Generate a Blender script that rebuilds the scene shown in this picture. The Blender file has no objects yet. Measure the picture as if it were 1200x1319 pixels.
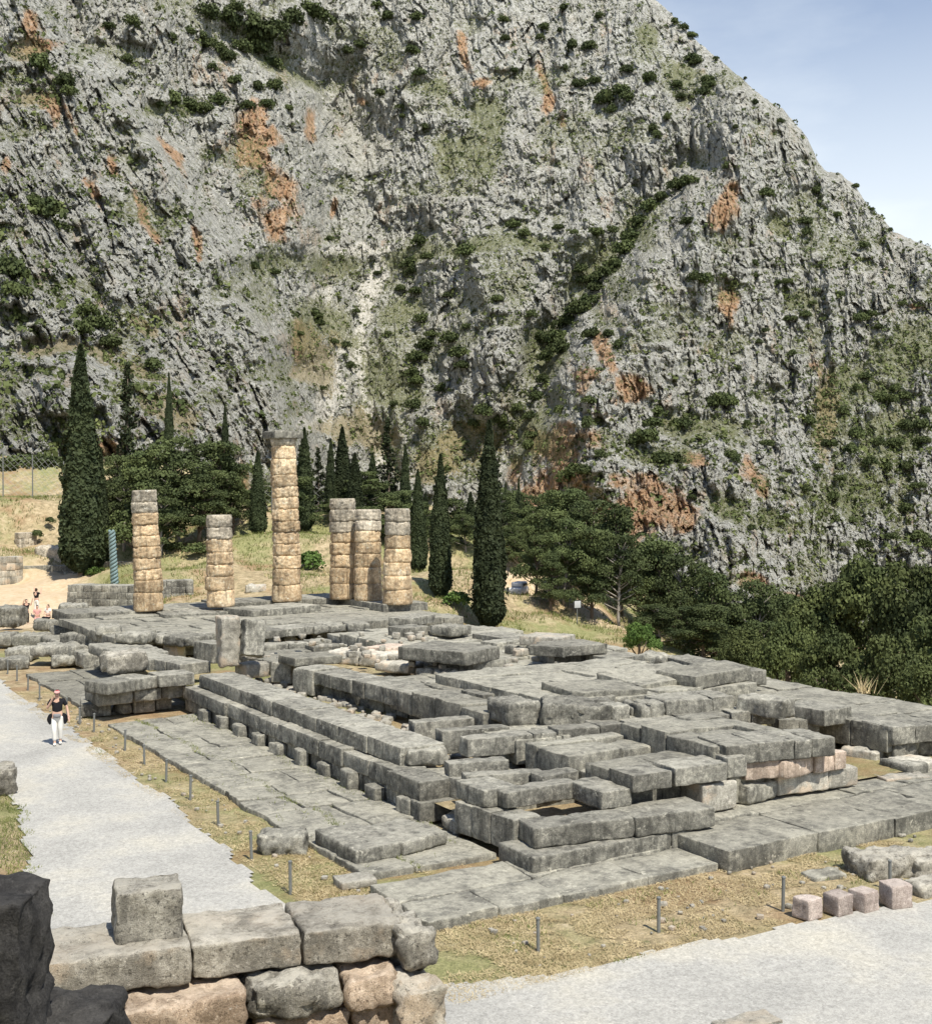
import bpy, math, random
import numpy as np
from mathutils import Vector, Matrix
rng = np.random.default_rng(7); random.seed(7)
SC = bpy.context.scene; COL = SC.collection
rad = math.radians
# ------------------------------------------------------------------ camera calibration (photo pixels 1200 x 1319)
PSI = rad(31.5); ZC = 7.7; FPX = 1560.0; PIT = math.atan((659.5-640)/FPX)
RV = np.array([math.cos(PSI), -math.sin(PSI), 0.0])
FV = np.array([math.sin(PSI)*math.cos(PIT), math.cos(PSI)*math.cos(PIT), -math.sin(PIT)])
UV = np.array([math.sin(PSI)*math.sin(PIT), math.cos(PSI)*math.sin(PIT), math.cos(PIT)])
CP = np.array([0, 0, ZC])
def ray(x, y):
    return FV + ((x-600)/FPX)*RV - ((y-659.5)/FPX)*UV
def atz(x, y, z):
    d = ray(x, y); return CP + d*((z-ZC)/d[2])
def atd(x, y, d):
    return CP + ray(x, y)*d
def hpos(X, Y):                      # lateral, depth
    v = np.array([X, Y]); return v@RV[:2], v@FV[:2]
# ------------------------------------------------------------------ noise
def _h(i, j, k, s):
    n = (i*374761393 + j*668265263 + k*1274126177 + s*974634777) & 0xffffffff
    n = ((n ^ (n >> 13))*1274126177) & 0xffffffff
    n = ((n ^ (n >> 16))*2246822519) & 0xffffffff
    return ((n ^ (n >> 15)) & 0xffffff)/float(0xffffff)
def vnoise(p, s=0):
    p = np.asarray(p, float); f = np.floor(p); t = p-f; f = f.astype(np.int64)
    t = t*t*t*(t*(t*6-15)+10); r = 0
    for a in (0, 1):
        wx = t[:, 0] if a else 1-t[:, 0]
        for b in (0, 1):
            wy = t[:, 1] if b else 1-t[:, 1]
            for c in (0, 1):
                wz = t[:, 2] if c else 1-t[:, 2]
                r = r + wx*wy*wz*_h(f[:, 0]+a, f[:, 1]+b, f[:, 2]+c, s)
    return r*2-1
def fbm(p, o=4, s=0, g=.5):
    a = 1; r = 0; n = 0; p = np.asarray(p, float)
    for i in range(o):
        r = r+a*vnoise(p, s+i*17); n += a; a *= g; p = p*2.03+11.3
    return r/n
def fbm2(u, v, o=4, s=0, g=.5):
    return fbm(np.stack([u, v, np.full_like(u, s*3.7)], 1), o, s, g)
def worley(u, v, s, tilt=1.0):
    """random faceted plates: returns plate height, distance to crack"""
    iu = np.floor(u).astype(np.int64); iv = np.floor(v).astype(np.int64)
    f1 = np.full(u.shape, 9.); f2 = f1.copy(); hh = np.zeros_like(u)
    for a in (-1, 0, 1):
        for b in (-1, 0, 1):
            ci = iu+a; cj = iv+b
            cx = ci+_h(ci, cj, ci*0, s); cy = cj+_h(ci, cj, ci*0+1, s)
            du = u-cx; dv = v-cy; d = du*du+dv*dv
            pl = (_h(ci, cj, ci*0+2, s)-.5) + tilt*((_h(ci, cj, ci*0+3, s)-.5)*du+(_h(ci, cj, ci*0+4, s)-.42)*dv)
            near = d < f1
            f2 = np.where(near, f1, np.minimum(f2, d)); hh = np.where(near, pl, hh); f1 = np.where(near, d, f1)
    return hh, np.sqrt(f2)-np.sqrt(f1)
def sst(x, a, b):
    t = np.clip((x-a)/(b-a), 0, 1); return t*t*(3-2*t)
# ------------------------------------------------------------------ mesh helpers
def mk(name, V, Fq, mat=None, smooth=False, tris=None):
    V = np.asarray(V, np.float32).reshape(-1, 3); me = bpy.data.meshes.new(name)
    Fq = np.asarray(Fq, np.int32).reshape(-1, 4) if Fq is not None and len(Fq) else np.zeros((0, 4), np.int32)
    T = np.asarray(tris, np.int32).reshape(-1, 3) if tris is not None and len(tris) else np.zeros((0, 3), np.int32)
    me.vertices.add(len(V)); me.vertices.foreach_set('co', V.ravel())
    nl = len(Fq)*4+len(T)*3; me.loops.add(nl)
    me.loops.foreach_set('vertex_index', np.concatenate([Fq.ravel(), T.ravel()]))
    me.polygons.add(len(Fq)+len(T))
    ls = np.concatenate([np.arange(len(Fq))*4, len(Fq)*4+np.arange(len(T))*3]).astype(np.int32)
    me.polygons.foreach_set('loop_start', ls)
    me.update(calc_edges=True); me.validate()
    me.polygons.foreach_set('use_smooth', np.full(len(me.polygons), smooth))
    for m in (mat if isinstance(mat, (list, tuple)) else [mat] if mat else []): me.materials.append(m)
    return me
def ob(name, me, loc=(0, 0, 0), rz=0, parent=None):
    o = bpy.data.objects.new(name, me); COL.objects.link(o)
    o.location = loc; o.rotation_euler = (0, 0, rz)
    if parent: o.parent = parent
    return o
def tag(o, label=None, cat=None, group=None, kind=None):
    if label: o['label'] = label
    if cat: o['category'] = cat
    if group: o['group'] = group
    if kind: o['kind'] = kind
    return o
def root(name, loc, label, cat, group=None, rz=0):
    return tag(ob(name, None, loc, rz), label, cat, group)
def dup(r, loc, rz=0, sc=(1, 1, 1), label=None):
    n = r.copy(); COL.objects.link(n); n.location = loc; n.rotation_euler = (0, 0, rz); n.scale = sc
    if label: n['label'] = label
    for c in r.children:
        k = c.copy(); COL.objects.link(k); k.parent = n
    return n
class MB:
    def __init__(s): s.V = []; s.Q = []; s.T = []; s.n = 0
    def add(s, V, Q=None, T=None):
        V = np.asarray(V, float).reshape(-1, 3); s.V.append(V)
        if Q is not None and len(Q): s.Q.append(np.asarray(Q).reshape(-1, 4)+s.n)
        if T is not None and len(T): s.T.append(np.asarray(T).reshape(-1, 3)+s.n)
        s.n += len(V)
    def mesh(s, name, mat, smooth=False):
        return mk(name, np.concatenate(s.V), np.concatenate(s.Q) if s.Q else None, mat, smooth, np.concatenate(s.T) if s.T else None)
    def tube(s, pts, r, n=8, cap=True):
        pts = np.asarray(pts, float); r = np.broadcast_to(np.asarray(r, float), (len(pts),))
        V = []
        for i, p in enumerate(pts):
            t = pts[min(i+1, len(pts)-1)]-pts[max(i-1, 0)]; t /= np.linalg.norm(t)+1e-9
            a = np.array([1, 0, 0]) if abs(t[0]) < .8 else np.array([0, 1, 0])
            u = np.cross(t, a); u /= np.linalg.norm(u); w = np.cross(t, u)
            for k in range(n):
                an = 2*math.pi*k/n; V.append(p+r[i]*(math.cos(an)*u+math.sin(an)*w))
        Q = [[i*n+k, i*n+(k+1) % n, (i+1)*n+(k+1) % n, (i+1)*n+k] for i in range(len(pts)-1) for k in range(n)]
        T = []
        if cap:
            V += [pts[0], pts[-1]]; m = len(pts)*n
            T = [[m, (k+1) % n, k] for k in range(n)]+[[m+1, m-n+k, m-n+(k+1) % n] for k in range(n)]
        s.add(V, Q, T)
    def box(s, c, d, rz=0):
        x, y, z = [q/2 for q in d]; V = np.array([[a*x, b*y, e*z] for a in (-1, 1) for b in (-1, 1) for e in (-1, 1)])
        ca, sa = math.cos(rz), math.sin(rz); V = V@np.array([[ca, sa, 0], [-sa, ca, 0], [0, 0, 1]])+np.array(c)
        s.add(V, [[0, 1, 3, 2], [4, 6, 7, 5], [0, 4, 5, 1], [2, 3, 7, 6], [0, 2, 6, 4], [1, 5, 7, 3]])
def axis(L, r, res):
    h = L/2; n = max(1, int(round((L-2*r)/res))); return np.concatenate([[-h, -h+r*.35], np.linspace(-h+r, h-r, n+1), [h-r*.35, h]])
def rockbox(d, seed=0, r=.05, amp=.02, res=.16, chip=.6):
    """weathered squared stone: verts about its base centre, quads"""
    r = min(r, min(d)*.3); A = [axis(q, r, res) for q in d]; n = [len(a) for a in A]
    I = np.stack(np.meshgrid(*[np.arange(k) for k in n], indexing='ij'), -1)
    sf = np.zeros(n, bool)
    sf[[0, -1]] = 1; sf[:, [0, -1]] = 1; sf[:, :, [0, -1]] = 1
    ix = np.full(n, -1, int); ix[sf] = np.arange(sf.sum()); P = I[sf]
    p = np.stack([A[k][P[:, k]] for k in range(3)], 1); h = np.array(d)/2
    o = np.array([seed*3.17 % 91, seed*7.31 % 87, seed*1.93 % 79])
    nz = fbm((p+o)*3.1, 3, 3); rr = (r*(1+chip*1.5*np.clip(nz, -.4, 1.2)))[:, None]
    big = fbm((p+o)*2.3, 3, 9); rr = rr+(np.clip(big-.22, 0, 1)*chip*.7*min(d))[:, None]
    rr = np.minimum(rr, min(d)*.45)
    inn = np.clip(p, -h+rr, h-rr); dv = p-inn; L = np.linalg.norm(dv, axis=1)[:, None]+1e-9
    cur = inn+dv/L*np.minimum(L, rr)
    nn = dv/L
    cur = cur+nn*(amp*1.3*fbm((cur+o)*6.5, 3, 21)+amp*.9*fbm((cur+o)*1.6, 2, 5))[:, None]
    Q = []
    for ax in range(3):
        for sd in (0, -1):
            s = np.take(ix, sd, axis=ax); a, b, c, e = s[:-1, :-1], s[1:, :-1], s[1:, 1:], s[:-1, 1:]
            q = np.stack([a, b, c, e], -1).reshape(-1, 4)
            if (sd == 0) ^ (ax == 1): q = q[:, ::-1]
            Q.append(q)
    cur[:, 2] += h[2]
    return cur, np.concatenate(Q)
def xf(V, loc, rz=0):
    c, s = math.cos(rz), math.sin(rz); return np.asarray(V)@np.array([[c, s, 0], [-s, c, 0], [0, 0, 1]])+np.asarray(loc)
# ------------------------------------------------------------------ materials
class NT:
    def __init__(s, name):
        s.m = bpy.data.materials.new(name); s.m.use_nodes = True; s.t = s.m.node_tree; s.N = s.t.nodes; s.L = s.t.links
        s.b = s.N['Principled BSDF']; s.b.inputs['Roughness'].default_value = .9
        s.b.inputs['Specular IOR Level'].default_value = .2
        s.pos = s.N.new('ShaderNodeNewGeometry')
    def k(s, a, b): s.L.new(a, b)
    def noise(s, sc, det=5, scale=None, rough=.6, vec=None):
        n = s.N.new('ShaderNodeTexNoise'); n.inputs['Scale'].default_value = sc; n.inputs['Detail'].default_value = det; n.inputs['Roughness'].default_value = rough
        v = vec or s.pos.outputs['Position']
        if scale:
            m = s.N.new('ShaderNodeMapping'); m.inputs['Scale'].default_value = scale; s.k(v, m.inputs[0]); v = m.outputs[0]
        s.k(v, n.inputs['Vector']); return n.outputs['Fac']
    def ramp(s, f, stops):
        r = s.N.new('ShaderNodeValToRGB'); e = r.color_ramp.elements
        while len(e) < len(stops): e.new(.5)
        for q, (p, c) in zip(e, stops):
            q.position = p; q.color = (c, c, c, 1) if isinstance(c, (int, float)) else (*c, 1)
        s.k(f, r.inputs[0]); return r.outputs[0]
    def mix(s, f, a, b, mode='MIX'):
        m = s.N.new('ShaderNodeMix'); m.data_type = 'RGBA'; m.blend_type = mode
        for i, v in ((0, f), (6, a), (7, b)):
            if isinstance(v, bpy.types.NodeSocket): s.k(v, m.inputs[i])
            elif i == 0: m.inputs[0].default_value = v
            else: m.inputs[i].default_value = (*v, 1) if len(v) == 3 else v
        return m.outputs[2]
    def math(s, op, a, b=0):
        m = s.N.new('ShaderNodeMath'); m.operation = op
        for i, v in ((0, a), (1, b)):
            if isinstance(v, bpy.types.NodeSocket): s.k(v, m.inputs[i])
            else: m.inputs[i].default_value = v
        return m.outputs[0]
    def attr(s, n):
        a = s.N.new('ShaderNodeAttribute'); a.attribute_name = n; return a
    def rnd(s):
        return s.N.new('ShaderNodeObjectInfo').outputs['Random']
    def bump(s, h, st=.5, dist=.05):
        b = s.N.new('ShaderNodeBump'); b.inputs['Strength'].default_value = st; b.inputs['Distance'].default_value = dist
        s.k(h, b.inputs['Height']); s.k(b.outputs[0], s.b.inputs['Normal'])
    def out(s, c, rough=None):
        s.k(c, s.b.inputs['Base Color'])
        if rough is not None: s.b.inputs['Roughness'].default_value = rough
        return s.m
def plain(name, c, rough=.8, var=.25, sc=20):
    t = NT(name); f = t.noise(sc, 3); return t.out(t.mix(f, [q*(1-var) for q in c], [min(1, q*(1+var)) for q in c]), rough)
def stone(name, dark, mid, light, warm=None, bs=1.0, stain=.5, close=False):
    t = NT(name); big = t.noise(.75, 6, rough=.7); fine = t.noise(8, 7, rough=.75); grit = t.noise(60 if not close else 110, 4, rough=.7)
    c = t.ramp(big, [(.36, dark), (.5, mid), (.62, light)])
    c2 = t.ramp(fine, [(.34, [q*.75 for q in dark]), (.5, mid), (.64, [min(.8, q*1.12) for q in light])])
    c = t.mix(.55, c, c2)
    st = t.noise(1.9, 6, (2.4, 2.4, .4), .7); m = t.math('MULTIPLY', t.ramp(st, [(.5, 0), (.62, 1)]), stain)
    c = t.mix(m, c, [q*.42 for q in dark])
    pa = t.noise(.9, 6, rough=.72); c = t.mix(t.math('MULTIPLY', t.ramp(pa, [(.52, 0), (.6, 1)]), .55), c, [q*.62 for q in dark])
    li = t.noise(4.3, 8, rough=.8); c = t.mix(t.ramp(li, [(.58, 0), (.64, .75)]), c, [min(.72, q*1.3) for q in light])
    if warm:
        w = t.noise(1.3, 5); c = t.mix(t.ramp(w, [(.5, 0), (.62, .9)]), c, warm)
    c = t.mix(.55, c, t.ramp(grit, [(.3, .05), (.5, .5), (.7, .9)]), 'OVERLAY')
    if close:
        sp = t.noise(19, 7, rough=.8); c = t.mix(t.ramp(sp, [(.40, .85), (.45, 0)]), c, [q*.4 for q in dark]); c = t.mix(t.ramp(sp, [(.6, 0), (.66, .6)]), c, (.66, .62, .54))
    nz = t.N.new('ShaderNodeSeparateXYZ'); t.k(t.pos.outputs['True Normal'], nz.inputs[0])   # lit look of tops painted in, along with dust and crust patches
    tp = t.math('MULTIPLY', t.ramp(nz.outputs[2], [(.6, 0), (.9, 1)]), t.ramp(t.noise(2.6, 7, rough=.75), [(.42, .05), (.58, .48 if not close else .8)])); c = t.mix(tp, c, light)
    v = t.N.new('ShaderNodeHueSaturation'); t.k(c, v.inputs['Color']); t.k(t.math('ADD', t.math('MULTIPLY', t.rnd(), .45), .8), v.inputs['Value'])
    h = t.math('ADD', t.math('MULTIPLY', fine, 1.0), t.math('MULTIPLY', t.noise(30, 7, rough=.8), .7))
    t.bump(h, .8*bs, .032 if close else .035); return t.out(v.outputs[0], .92)
M = {}
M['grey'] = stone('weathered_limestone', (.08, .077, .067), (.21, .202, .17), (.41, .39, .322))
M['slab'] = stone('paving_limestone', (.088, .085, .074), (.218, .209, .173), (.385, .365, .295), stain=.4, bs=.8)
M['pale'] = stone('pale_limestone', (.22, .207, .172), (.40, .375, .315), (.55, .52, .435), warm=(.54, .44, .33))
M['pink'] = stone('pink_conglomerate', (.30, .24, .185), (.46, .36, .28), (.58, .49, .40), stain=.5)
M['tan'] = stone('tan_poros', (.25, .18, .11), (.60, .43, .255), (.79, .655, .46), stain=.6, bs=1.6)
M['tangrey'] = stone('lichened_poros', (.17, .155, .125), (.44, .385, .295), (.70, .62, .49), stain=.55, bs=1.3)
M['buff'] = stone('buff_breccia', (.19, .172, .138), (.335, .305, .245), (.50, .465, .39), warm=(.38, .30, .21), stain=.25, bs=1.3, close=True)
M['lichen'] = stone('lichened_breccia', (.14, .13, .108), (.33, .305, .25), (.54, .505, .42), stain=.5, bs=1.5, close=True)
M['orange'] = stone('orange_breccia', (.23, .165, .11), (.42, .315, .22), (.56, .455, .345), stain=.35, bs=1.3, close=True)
M['dark'] = stone('shade_toned_limestone', (.022, .021, .021), (.042, .04, .038), (.08, .076, .07), stain=.3)  # shade over the corner rock and slab is mixed into this near-black colour
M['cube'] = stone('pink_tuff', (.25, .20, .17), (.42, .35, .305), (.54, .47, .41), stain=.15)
def gravel():
    t = NT('gravel'); a = t.noise(.35, 5); b = t.noise(38, 4, rough=.8); e = t.noise(7, 4)
    c = t.ramp(a, [(.32, (.32, .312, .285)), (.5, (.395, .383, .347)), (.68, (.475, .447, .375))])
    c = t.mix(.42, c, t.ramp(b, [(.3, .15), (.5, .5), (.72, .85)]), 'OVERLAY'); c = t.mix(.3, c, t.ramp(e, [(.35, .35), (.65, .62)]), 'OVERLAY')
    vo = t.N.new('ShaderNodeTexVoronoi'); vo.inputs['Scale'].default_value = 22; t.k(t.pos.outputs['Position'], vo.inputs['Vector'])
    c = t.mix(.28, c, t.ramp(vo.outputs['Color'], [(0, .2), (1, .8)]), 'OVERLAY')
    t.bump(b, .5, .02); return t.out(c, .95)
M['gravel'] = gravel()
def ground():
    t = NT('dry_ground'); a = t.noise(.14, 7, rough=.65); b = t.noise(2.2, 6, rough=.7); e = t.noise(25, 4)
    c = t.ramp(b, [(.3, (.15, .15, .07)), (.42, (.30, .24, .14)), (.56, (.46, .365, .22)), (.72, (.55, .46, .32))])
    c = t.mix(t.ramp(a, [(.45, 0), (.58, .65)]), c, (.20, .235, .08)); rb = t.noise(.22, 6); c = t.mix(t.ramp(rb, [(.52, 0), (.62, .7)]), c, (.30, .185, .10)); c = t.mix(.6, c, t.ramp(e, [(.3, .2), (.7, .75)]), 'OVERLAY')
    at = t.attr('sand'); c = t.mix(at.outputs['Fac'], c, t.ramp(b, [(.3, (.50, .37, .22)), (.7, (.66, .54, .38))]))
    t.bump(t.math('ADD', b, e), .8, .08); return t.out(c, .95)
M['ground'] = ground()
def leaf(name, dark, light, sc=.9, bright=1):
    t = NT(name); f = t.noise(sc, 3); c = t.mix(t.ramp(f, [(.3, 0), (.7, 1)]), dark, light)
    v = t.N.new('ShaderNodeHueSaturation'); t.k(c, v.inputs['Color']); t.k(t.math('ADD', t.math('MULTIPLY', t.rnd(), .5), .75), v.inputs['Value'])
    return t.out(v.outputs[0], .75)
M['cyp'] = leaf('cypress_leaf', (.022, .032, .013), (.05, .064, .026))
M['pine'] = leaf('pine_needle', (.036, .052, .019), (.115, .14, .05), .5)
M['oak'] = leaf('evergreen_leaf', (.036, .05, .017), (.115, .135, .045), .45)
M['lime'] = leaf('fresh_leaf', (.05, .09, .02), (.11, .17, .04))
M['shrub'] = leaf('shrub_leaf', (.028, .042, .014), (.095, .115, .04), .35)
M['scrub'] = leaf('scrub_leaf', (.035, .05, .016), (.13, .15, .052), .15)
M['bark'] = plain('bark', (.16, .125, .095), .9, .4, 6)
M['palebark'] = plain('pale_bark', (.30, .27, .23), .9, .3, 6)
M['straw'] = leaf('dry_straw', (.34, .265, .14), (.64, .525, .31), 2)
M['grass'] = leaf('green_grass', (.10, .13, .035), (.26, .27, .09), 1.2)
M['post'] = plain('post_metal', (.16, .165, .155), .6, .3, 12)
M['wire'] = plain('fence_wire', (.35, .35, .34), .5, .1)
M['bronze'] = plain('verdigris_bronze', (.16, .225, .225), .55, .35, 5)
M['skin'] = plain('skin', (.56, .36, .27), .6, .05)
M['black'] = plain('black_cloth', (.012, .012, .015), .85, .3)
M['white'] = plain('white_cloth', (.72, .70, .65), .8, .06)
M['greycloth'] = plain('grey_cloth', (.2, .2, .21), .8, .2)
M['red'] = plain('red_cloth', (.36, .05, .06), .8, .2)
M['pinkcloth'] = plain('pink_cloth', (.55, .30, .27), .8, .2)
M['hair'] = plain('dark_hair', (.025, .016, .011), .6, .3)
M['car'] = plain('white_paint', (.75, .75, .75), .3, .02); M['glass'] = plain('dark_glass', (.03, .035, .04), .1, .1)
M['tyre'] = plain('tyre_rubber', (.02, .02, .02), .8, .2); M['sign'] = plain('sign_grey', (.45, .46, .46), .5, .1)
def rockface():
    t = NT('mountain_rock'); at = t.attr('zone'); sep = t.N.new('ShaderNodeSeparateColor'); t.k(at.outputs['Color'], sep.inputs[0])
    O, G, S = sep.outputs; au = t.attr('gold').outputs['Fac']
    br = t.noise(.5, 9, (1, 1, .6), .75); br2 = t.noise(1.3, 8, rough=.75)
    def rag(m, k, nz, lo=.42, hi=.58):
        return t.ramp(t.math('ADD', m, t.math('MULTIPLY', t.math('SUBTRACT', nz, .5), k)), [(lo, 0), (hi, 1)])
    a = t.noise(.03, 6, rough=.6); b = t.noise(.4, 8, (1, 1, .45), .75); f = t.noise(1.9, 7, rough=.8)
    c = t.ramp(b, [(.3, (.18, .178, .16)), (.42, (.43, .426, .385)), (.55, (.60, .592, .535)), (.7, (.76, .75, .675))])
    c = t.mix(t.ramp(a, [(.4, 0), (.75, .25)]), c, (.46, .42, .34))
    li = t.noise(.11, 8, (1, 1, .5), .75); c = t.mix(t.ramp(li, [(.57, 0), (.7, .5)]), c, (.56, .46, .33))
    c = t.mix(.6, c, t.ramp(f, [(.3, .03), (.5, .5), (.68, .95)]), 'OVERLAY')
    dk = t.noise(.95, 9, (1, 1, .38), .8); c = t.mix(t.ramp(dk, [(.36, .75), (.45, 0)]), c, (.095, .093, .08))       # dark streaks, stretched upright
    oc = t.ramp(b, [(.28, (.27, .15, .075)), (.5, (.56, .325, .17)), (.68, (.70, .50, .32))]); oc = t.mix(.4, oc, t.ramp(f, [(.3, .1), (.7, .9)]), 'OVERLAY')
    bo = t.noise(.7, 9, (1, 1, .22), .75); c = t.mix(t.math('MULTIPLY', rag(O, 2.6, bo, .28, .95), .9), c, oc)
    sc = t.ramp(f, [(.28, (.38, .355, .30)), (.5, (.78, .745, .66))]); c = t.mix(rag(S, 1.6, br2), c, sc)
    gp = t.noise(.8, 7, rough=.75); gr = t.ramp(gp, [(.3, (.08, .098, .034)), (.5, (.20, .215, .08)), (.66, (.36, .34, .16))])
    c = t.mix(t.math('MULTIPLY', rag(G, 3.0, br2, .5, .75), .8), c, gr)
    gg = t.ramp(gp, [(.3, (.28, .22, .10)), (.7, (.52, .43, .24))]); c = t.mix(t.math('MULTIPLY', rag(au, 2.8, br2, .5, .72), .75), c, gg)
    # low herbs caught in the cracks of the rock everywhere
    hb = t.noise(.8, 7, rough=.7); c = t.mix(t.ramp(hb, [(.525, 0), (.6, .8)]), c, t.ramp(f, [(.3, (.06, .07, .026)), (.7, (.20, .20, .085))]))
    t.bump(t.math('ADD', t.math('MULTIPLY', f, .8), b), 1.0, 1.4); return t.out(c, .95)
M['rock'] = rockface()

# ================================================================== MOUNTAIN
def poly_d(x, y, pts, w):
    """falloff of a stroke through photo points"""
    pts = np.array(pts, float); m = np.full(x.shape, 1e9)
    for a, b in zip(pts[:-1], pts[1:]):
        ab = b-a; t = np.clip(((x-a[0])*ab[0]+(y-a[1])*ab[1])/(ab@ab+1e-9), 0, 1)
        m = np.minimum(m, np.hypot(x-a[0]-t*ab[0], y-a[1]-t*ab[1]))
    return m/w
NX, NY = 1420, 800
SKY = np.array([(-420, -330), (100, -260), (500, -190), (700, -95), (800, -45), (845, 0), (870, 22), (895, 50), (920, 72), (955, 98), (975, 118), (1000, 136), (1020, 152), (1040, 178), (1052, 205), (1062, 219), (1085, 226), (1100, 238), (1115, 262), (1135, 280), (1150, 297), (1175, 308), (1200, 320), (1300, 372), (1500, 470), (1700, 560)], float)
gx = np.linspace(-300, 1520, NX); tv = np.linspace(0, 1, NY)
X2, T2 = np.meshgrid(gx, tv)
top = np.interp(gx, SKY[:, 0], SKY[:, 1]); top = top+4.0*fbm2(gx/14., gx*0, 4, 5)+2.2*fbm2(gx/4., gx*0+3, 3, 8)
BASE = 960.
FR = .93                                        # rows up to the skyline, the rest roll over the back
TOP2 = top[None, :]+0*X2
front = np.clip(T2/FR, 0, 1)
Y2 = BASE+(TOP2-BASE)*front
x = X2.ravel(); y = Y2.ravel(); back = np.clip((T2.ravel()-FR)/(1-FR), 0, 1)
wx = x+14*fbm2(x/90, y/90, 3, 31); wy = y+14*fbm2(x/90, y/90, 3, 37)
xs = np.array([-360, 0, 200, 350, 420, 500, 600, 700, 800, 950, 1200, 1620], float)
D0 = np.interp(wx, xs, [150, 172, 196, 215, 246, 255, 250, 243, 214, 222, 252, 300])   # foot
SL = np.interp(wx, xs, [95, 105, 118, 140, 150, 150, 150, 150, 160, 150, 120, 105])      # how far it leans back over 800 px
hh = np.clip((BASE-wy)/800., 0, 1.6)
D = D0+SL*(hh**1.15)
# nearer spur on the left, its edge running down to the right
edge = np.interp(wy, [-300, 60, 130, 250, 330, 420, 500, 560, 640], [-60, 90, 170, 262, 318, 345, 372, 395, 410])
sp = sst(edge-wx, -26, 34); D = D-sp*(24+16*sst(wy, 100, 420))
# ledge and meadow slopes
D = D+poly_d(wx, wy, [(300, 60), (360, 80), (410, 118), (470, 175)], 46).clip(0, 1)*-10
gul = np.exp(-poly_d(wx, wy, [(900, 215), (840, 265), (790, 345), (735, 410), (690, 480), (660, 560), (640, 640)], 40)**2); D = D+22*gul
gul2 = np.exp(-poly_d(wx, wy, [(540, 300), (545, 420), (560, 480), (600, 540)], 38)**2); D = D+11*gul2
scr = np.exp(-poly_d(wx, wy, [(450, 110), (462, 210), (468, 300), (470, 350), (462, 430), (470, 500), (488, 590)], 55)**2); D = D+22*scr
but = np.exp(-poly_d(wx, wy, [(640, 360), (650, 430), (635, 520)], 48)**2); D = D-17*but
rid = np.exp(-poly_d(wx, wy, [(960, 120), (935, 210), (860, 330), (800, 440), (740, 560), (700, 640)], 60)**2); D = D-26*rid
cl = sst(wy, 540, 620)*sst(wx, 690, 800)*(1-sst(wx, 960, 1120)); D = D-15*cl               # low red cliff, right
led = np.exp(-poly_d(wx, wy, [(800, 565), (870, 560), (980, 550)], 26)**2); D = D-2*led
led2 = np.exp(-poly_d(wx, wy, [(300, 325), (430, 315), (640, 315), (760, 300)], 22)**2); D = D-5*led2
lo = sst(wy, 430, 520)*(1-sst(wx, 240, 360)); D = D-16*lo
# --- zones
def blob(px, py, rx, ry, an=0, s=0, rag=.55):
    c, q = math.cos(rad(an)), math.sin(rad(an)); dx = wx-px; dy = wy-py; a = (dx*c+dy*q)/rx; b = (-dx*q+dy*c)/ry
    return 1-sst(np.hypot(a, b)+rag*nzz, .35, 1.25)
nzz = fbm2(x/22, y/22, 4, 77)
zo = np.zeros_like(x); zg = zo.copy(); zs = zo.copy(); za = zo.copy()
for b in [(312, 165, 32, 30, 0), (332, 205, 34, 46, -25), (350, 245, 36, 44, -20), (362, 285, 34, 32, 0), (398, 160, 10, 24, 0), (940, 268, 15, 42, 8), (925, 285, 10, 20, 0), (932, 395, 9, 26, -12), (600, 62, 9, 25, -20),
          (632, 105, 24, 8, 0), (702, 120, 8, 50, -8), (728, 160, 10, 22, -20), (30, 30, 14, 30, -20), (55, 55, 26, 14, 0), (148, 215, 12, 30, -20), (62, 135, 12, 26, -25), (5, 215, 8, 14, 0), (435, 262, 6, 18, 0),
          (1055, 485, 20, 16, 40), (760, 480, 26, 20, 0), (725, 575, 54, 34, -20), (700, 615, 44, 32, 0), (690, 640, 26, 20, 0), (820, 655, 86, 42, 0), (790, 690, 50, 60, 0), (880, 660, 34, 26, 20), (830, 720, 20, 40, 15), (845, 620, 26, 14, 20),
          (968, 605, 12, 30, -25), (975, 745, 20, 18, 0), (1030, 775, 34, 20, 0), (780, 450, 14, 34, -20), (815, 500, 30, 30, 0), (380, 445, 9, 36, 0), (310, 620, 20, 34, 0), (130, 580, 20, 14, 0), (940, 390, 10, 20, 0), (900, 595, 20, 10, 0), (1180, 395, 20, 8, 0),
          (185, 275, 7, 40, -28), (225, 200, 6, 30, -28), (120, 250, 7, 40, -28), (95, 165, 6, 34, -28), (255, 300, 6, 34, -20), (470, 130, 10, 8, 0), (345, 180, 8, 20, 0)]:
    zo = np.maximum(zo, blob(*b, rag=.9))
for b in [(345, 75, 55, 20, 35), (400, 112, 36, 9, 25), (420, 345, 70, 30, -5), (350, 340, 34, 24, 0), (520, 325, 60, 18, -15), (590, 318, 70, 16, -8), (700, 310, 80, 14, 0), (420, 420, 70, 60, 0), (520, 400, 40, 60, 0), (500, 500, 60, 60, 0),
          (580, 580, 90, 50, 0), (680, 560, 50, 50, 30), (900, 555, 90, 26, 0), (850, 590, 60, 16, 0), (1080, 520, 50, 90, 15), (1150, 560, 70, 70, 0), (1100, 640, 90, 50, 0), (990, 660, 50, 26, 0), (1180, 440, 60, 60, 0), (1030, 395, 30, 20, 0),
          (820, 300, 40, 30, -30), (760, 350, 60, 40, -40), (700, 450, 40, 60, 30), (1010, 285, 20, 20, 0), (640, 150, 40, 40, 0), (600, 200, 60, 50, 0), (830, 40, 30, 24, 40), (560, 120, 40, 30, 0), (880, 100, 50, 30, 30), (220, 140, 50, 14, 0), (1140, 470, 40, 50, 0), (940, 650, 40, 24, 0)]:
    zg = np.maximum(zg, blob(*b)*.85)
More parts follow.
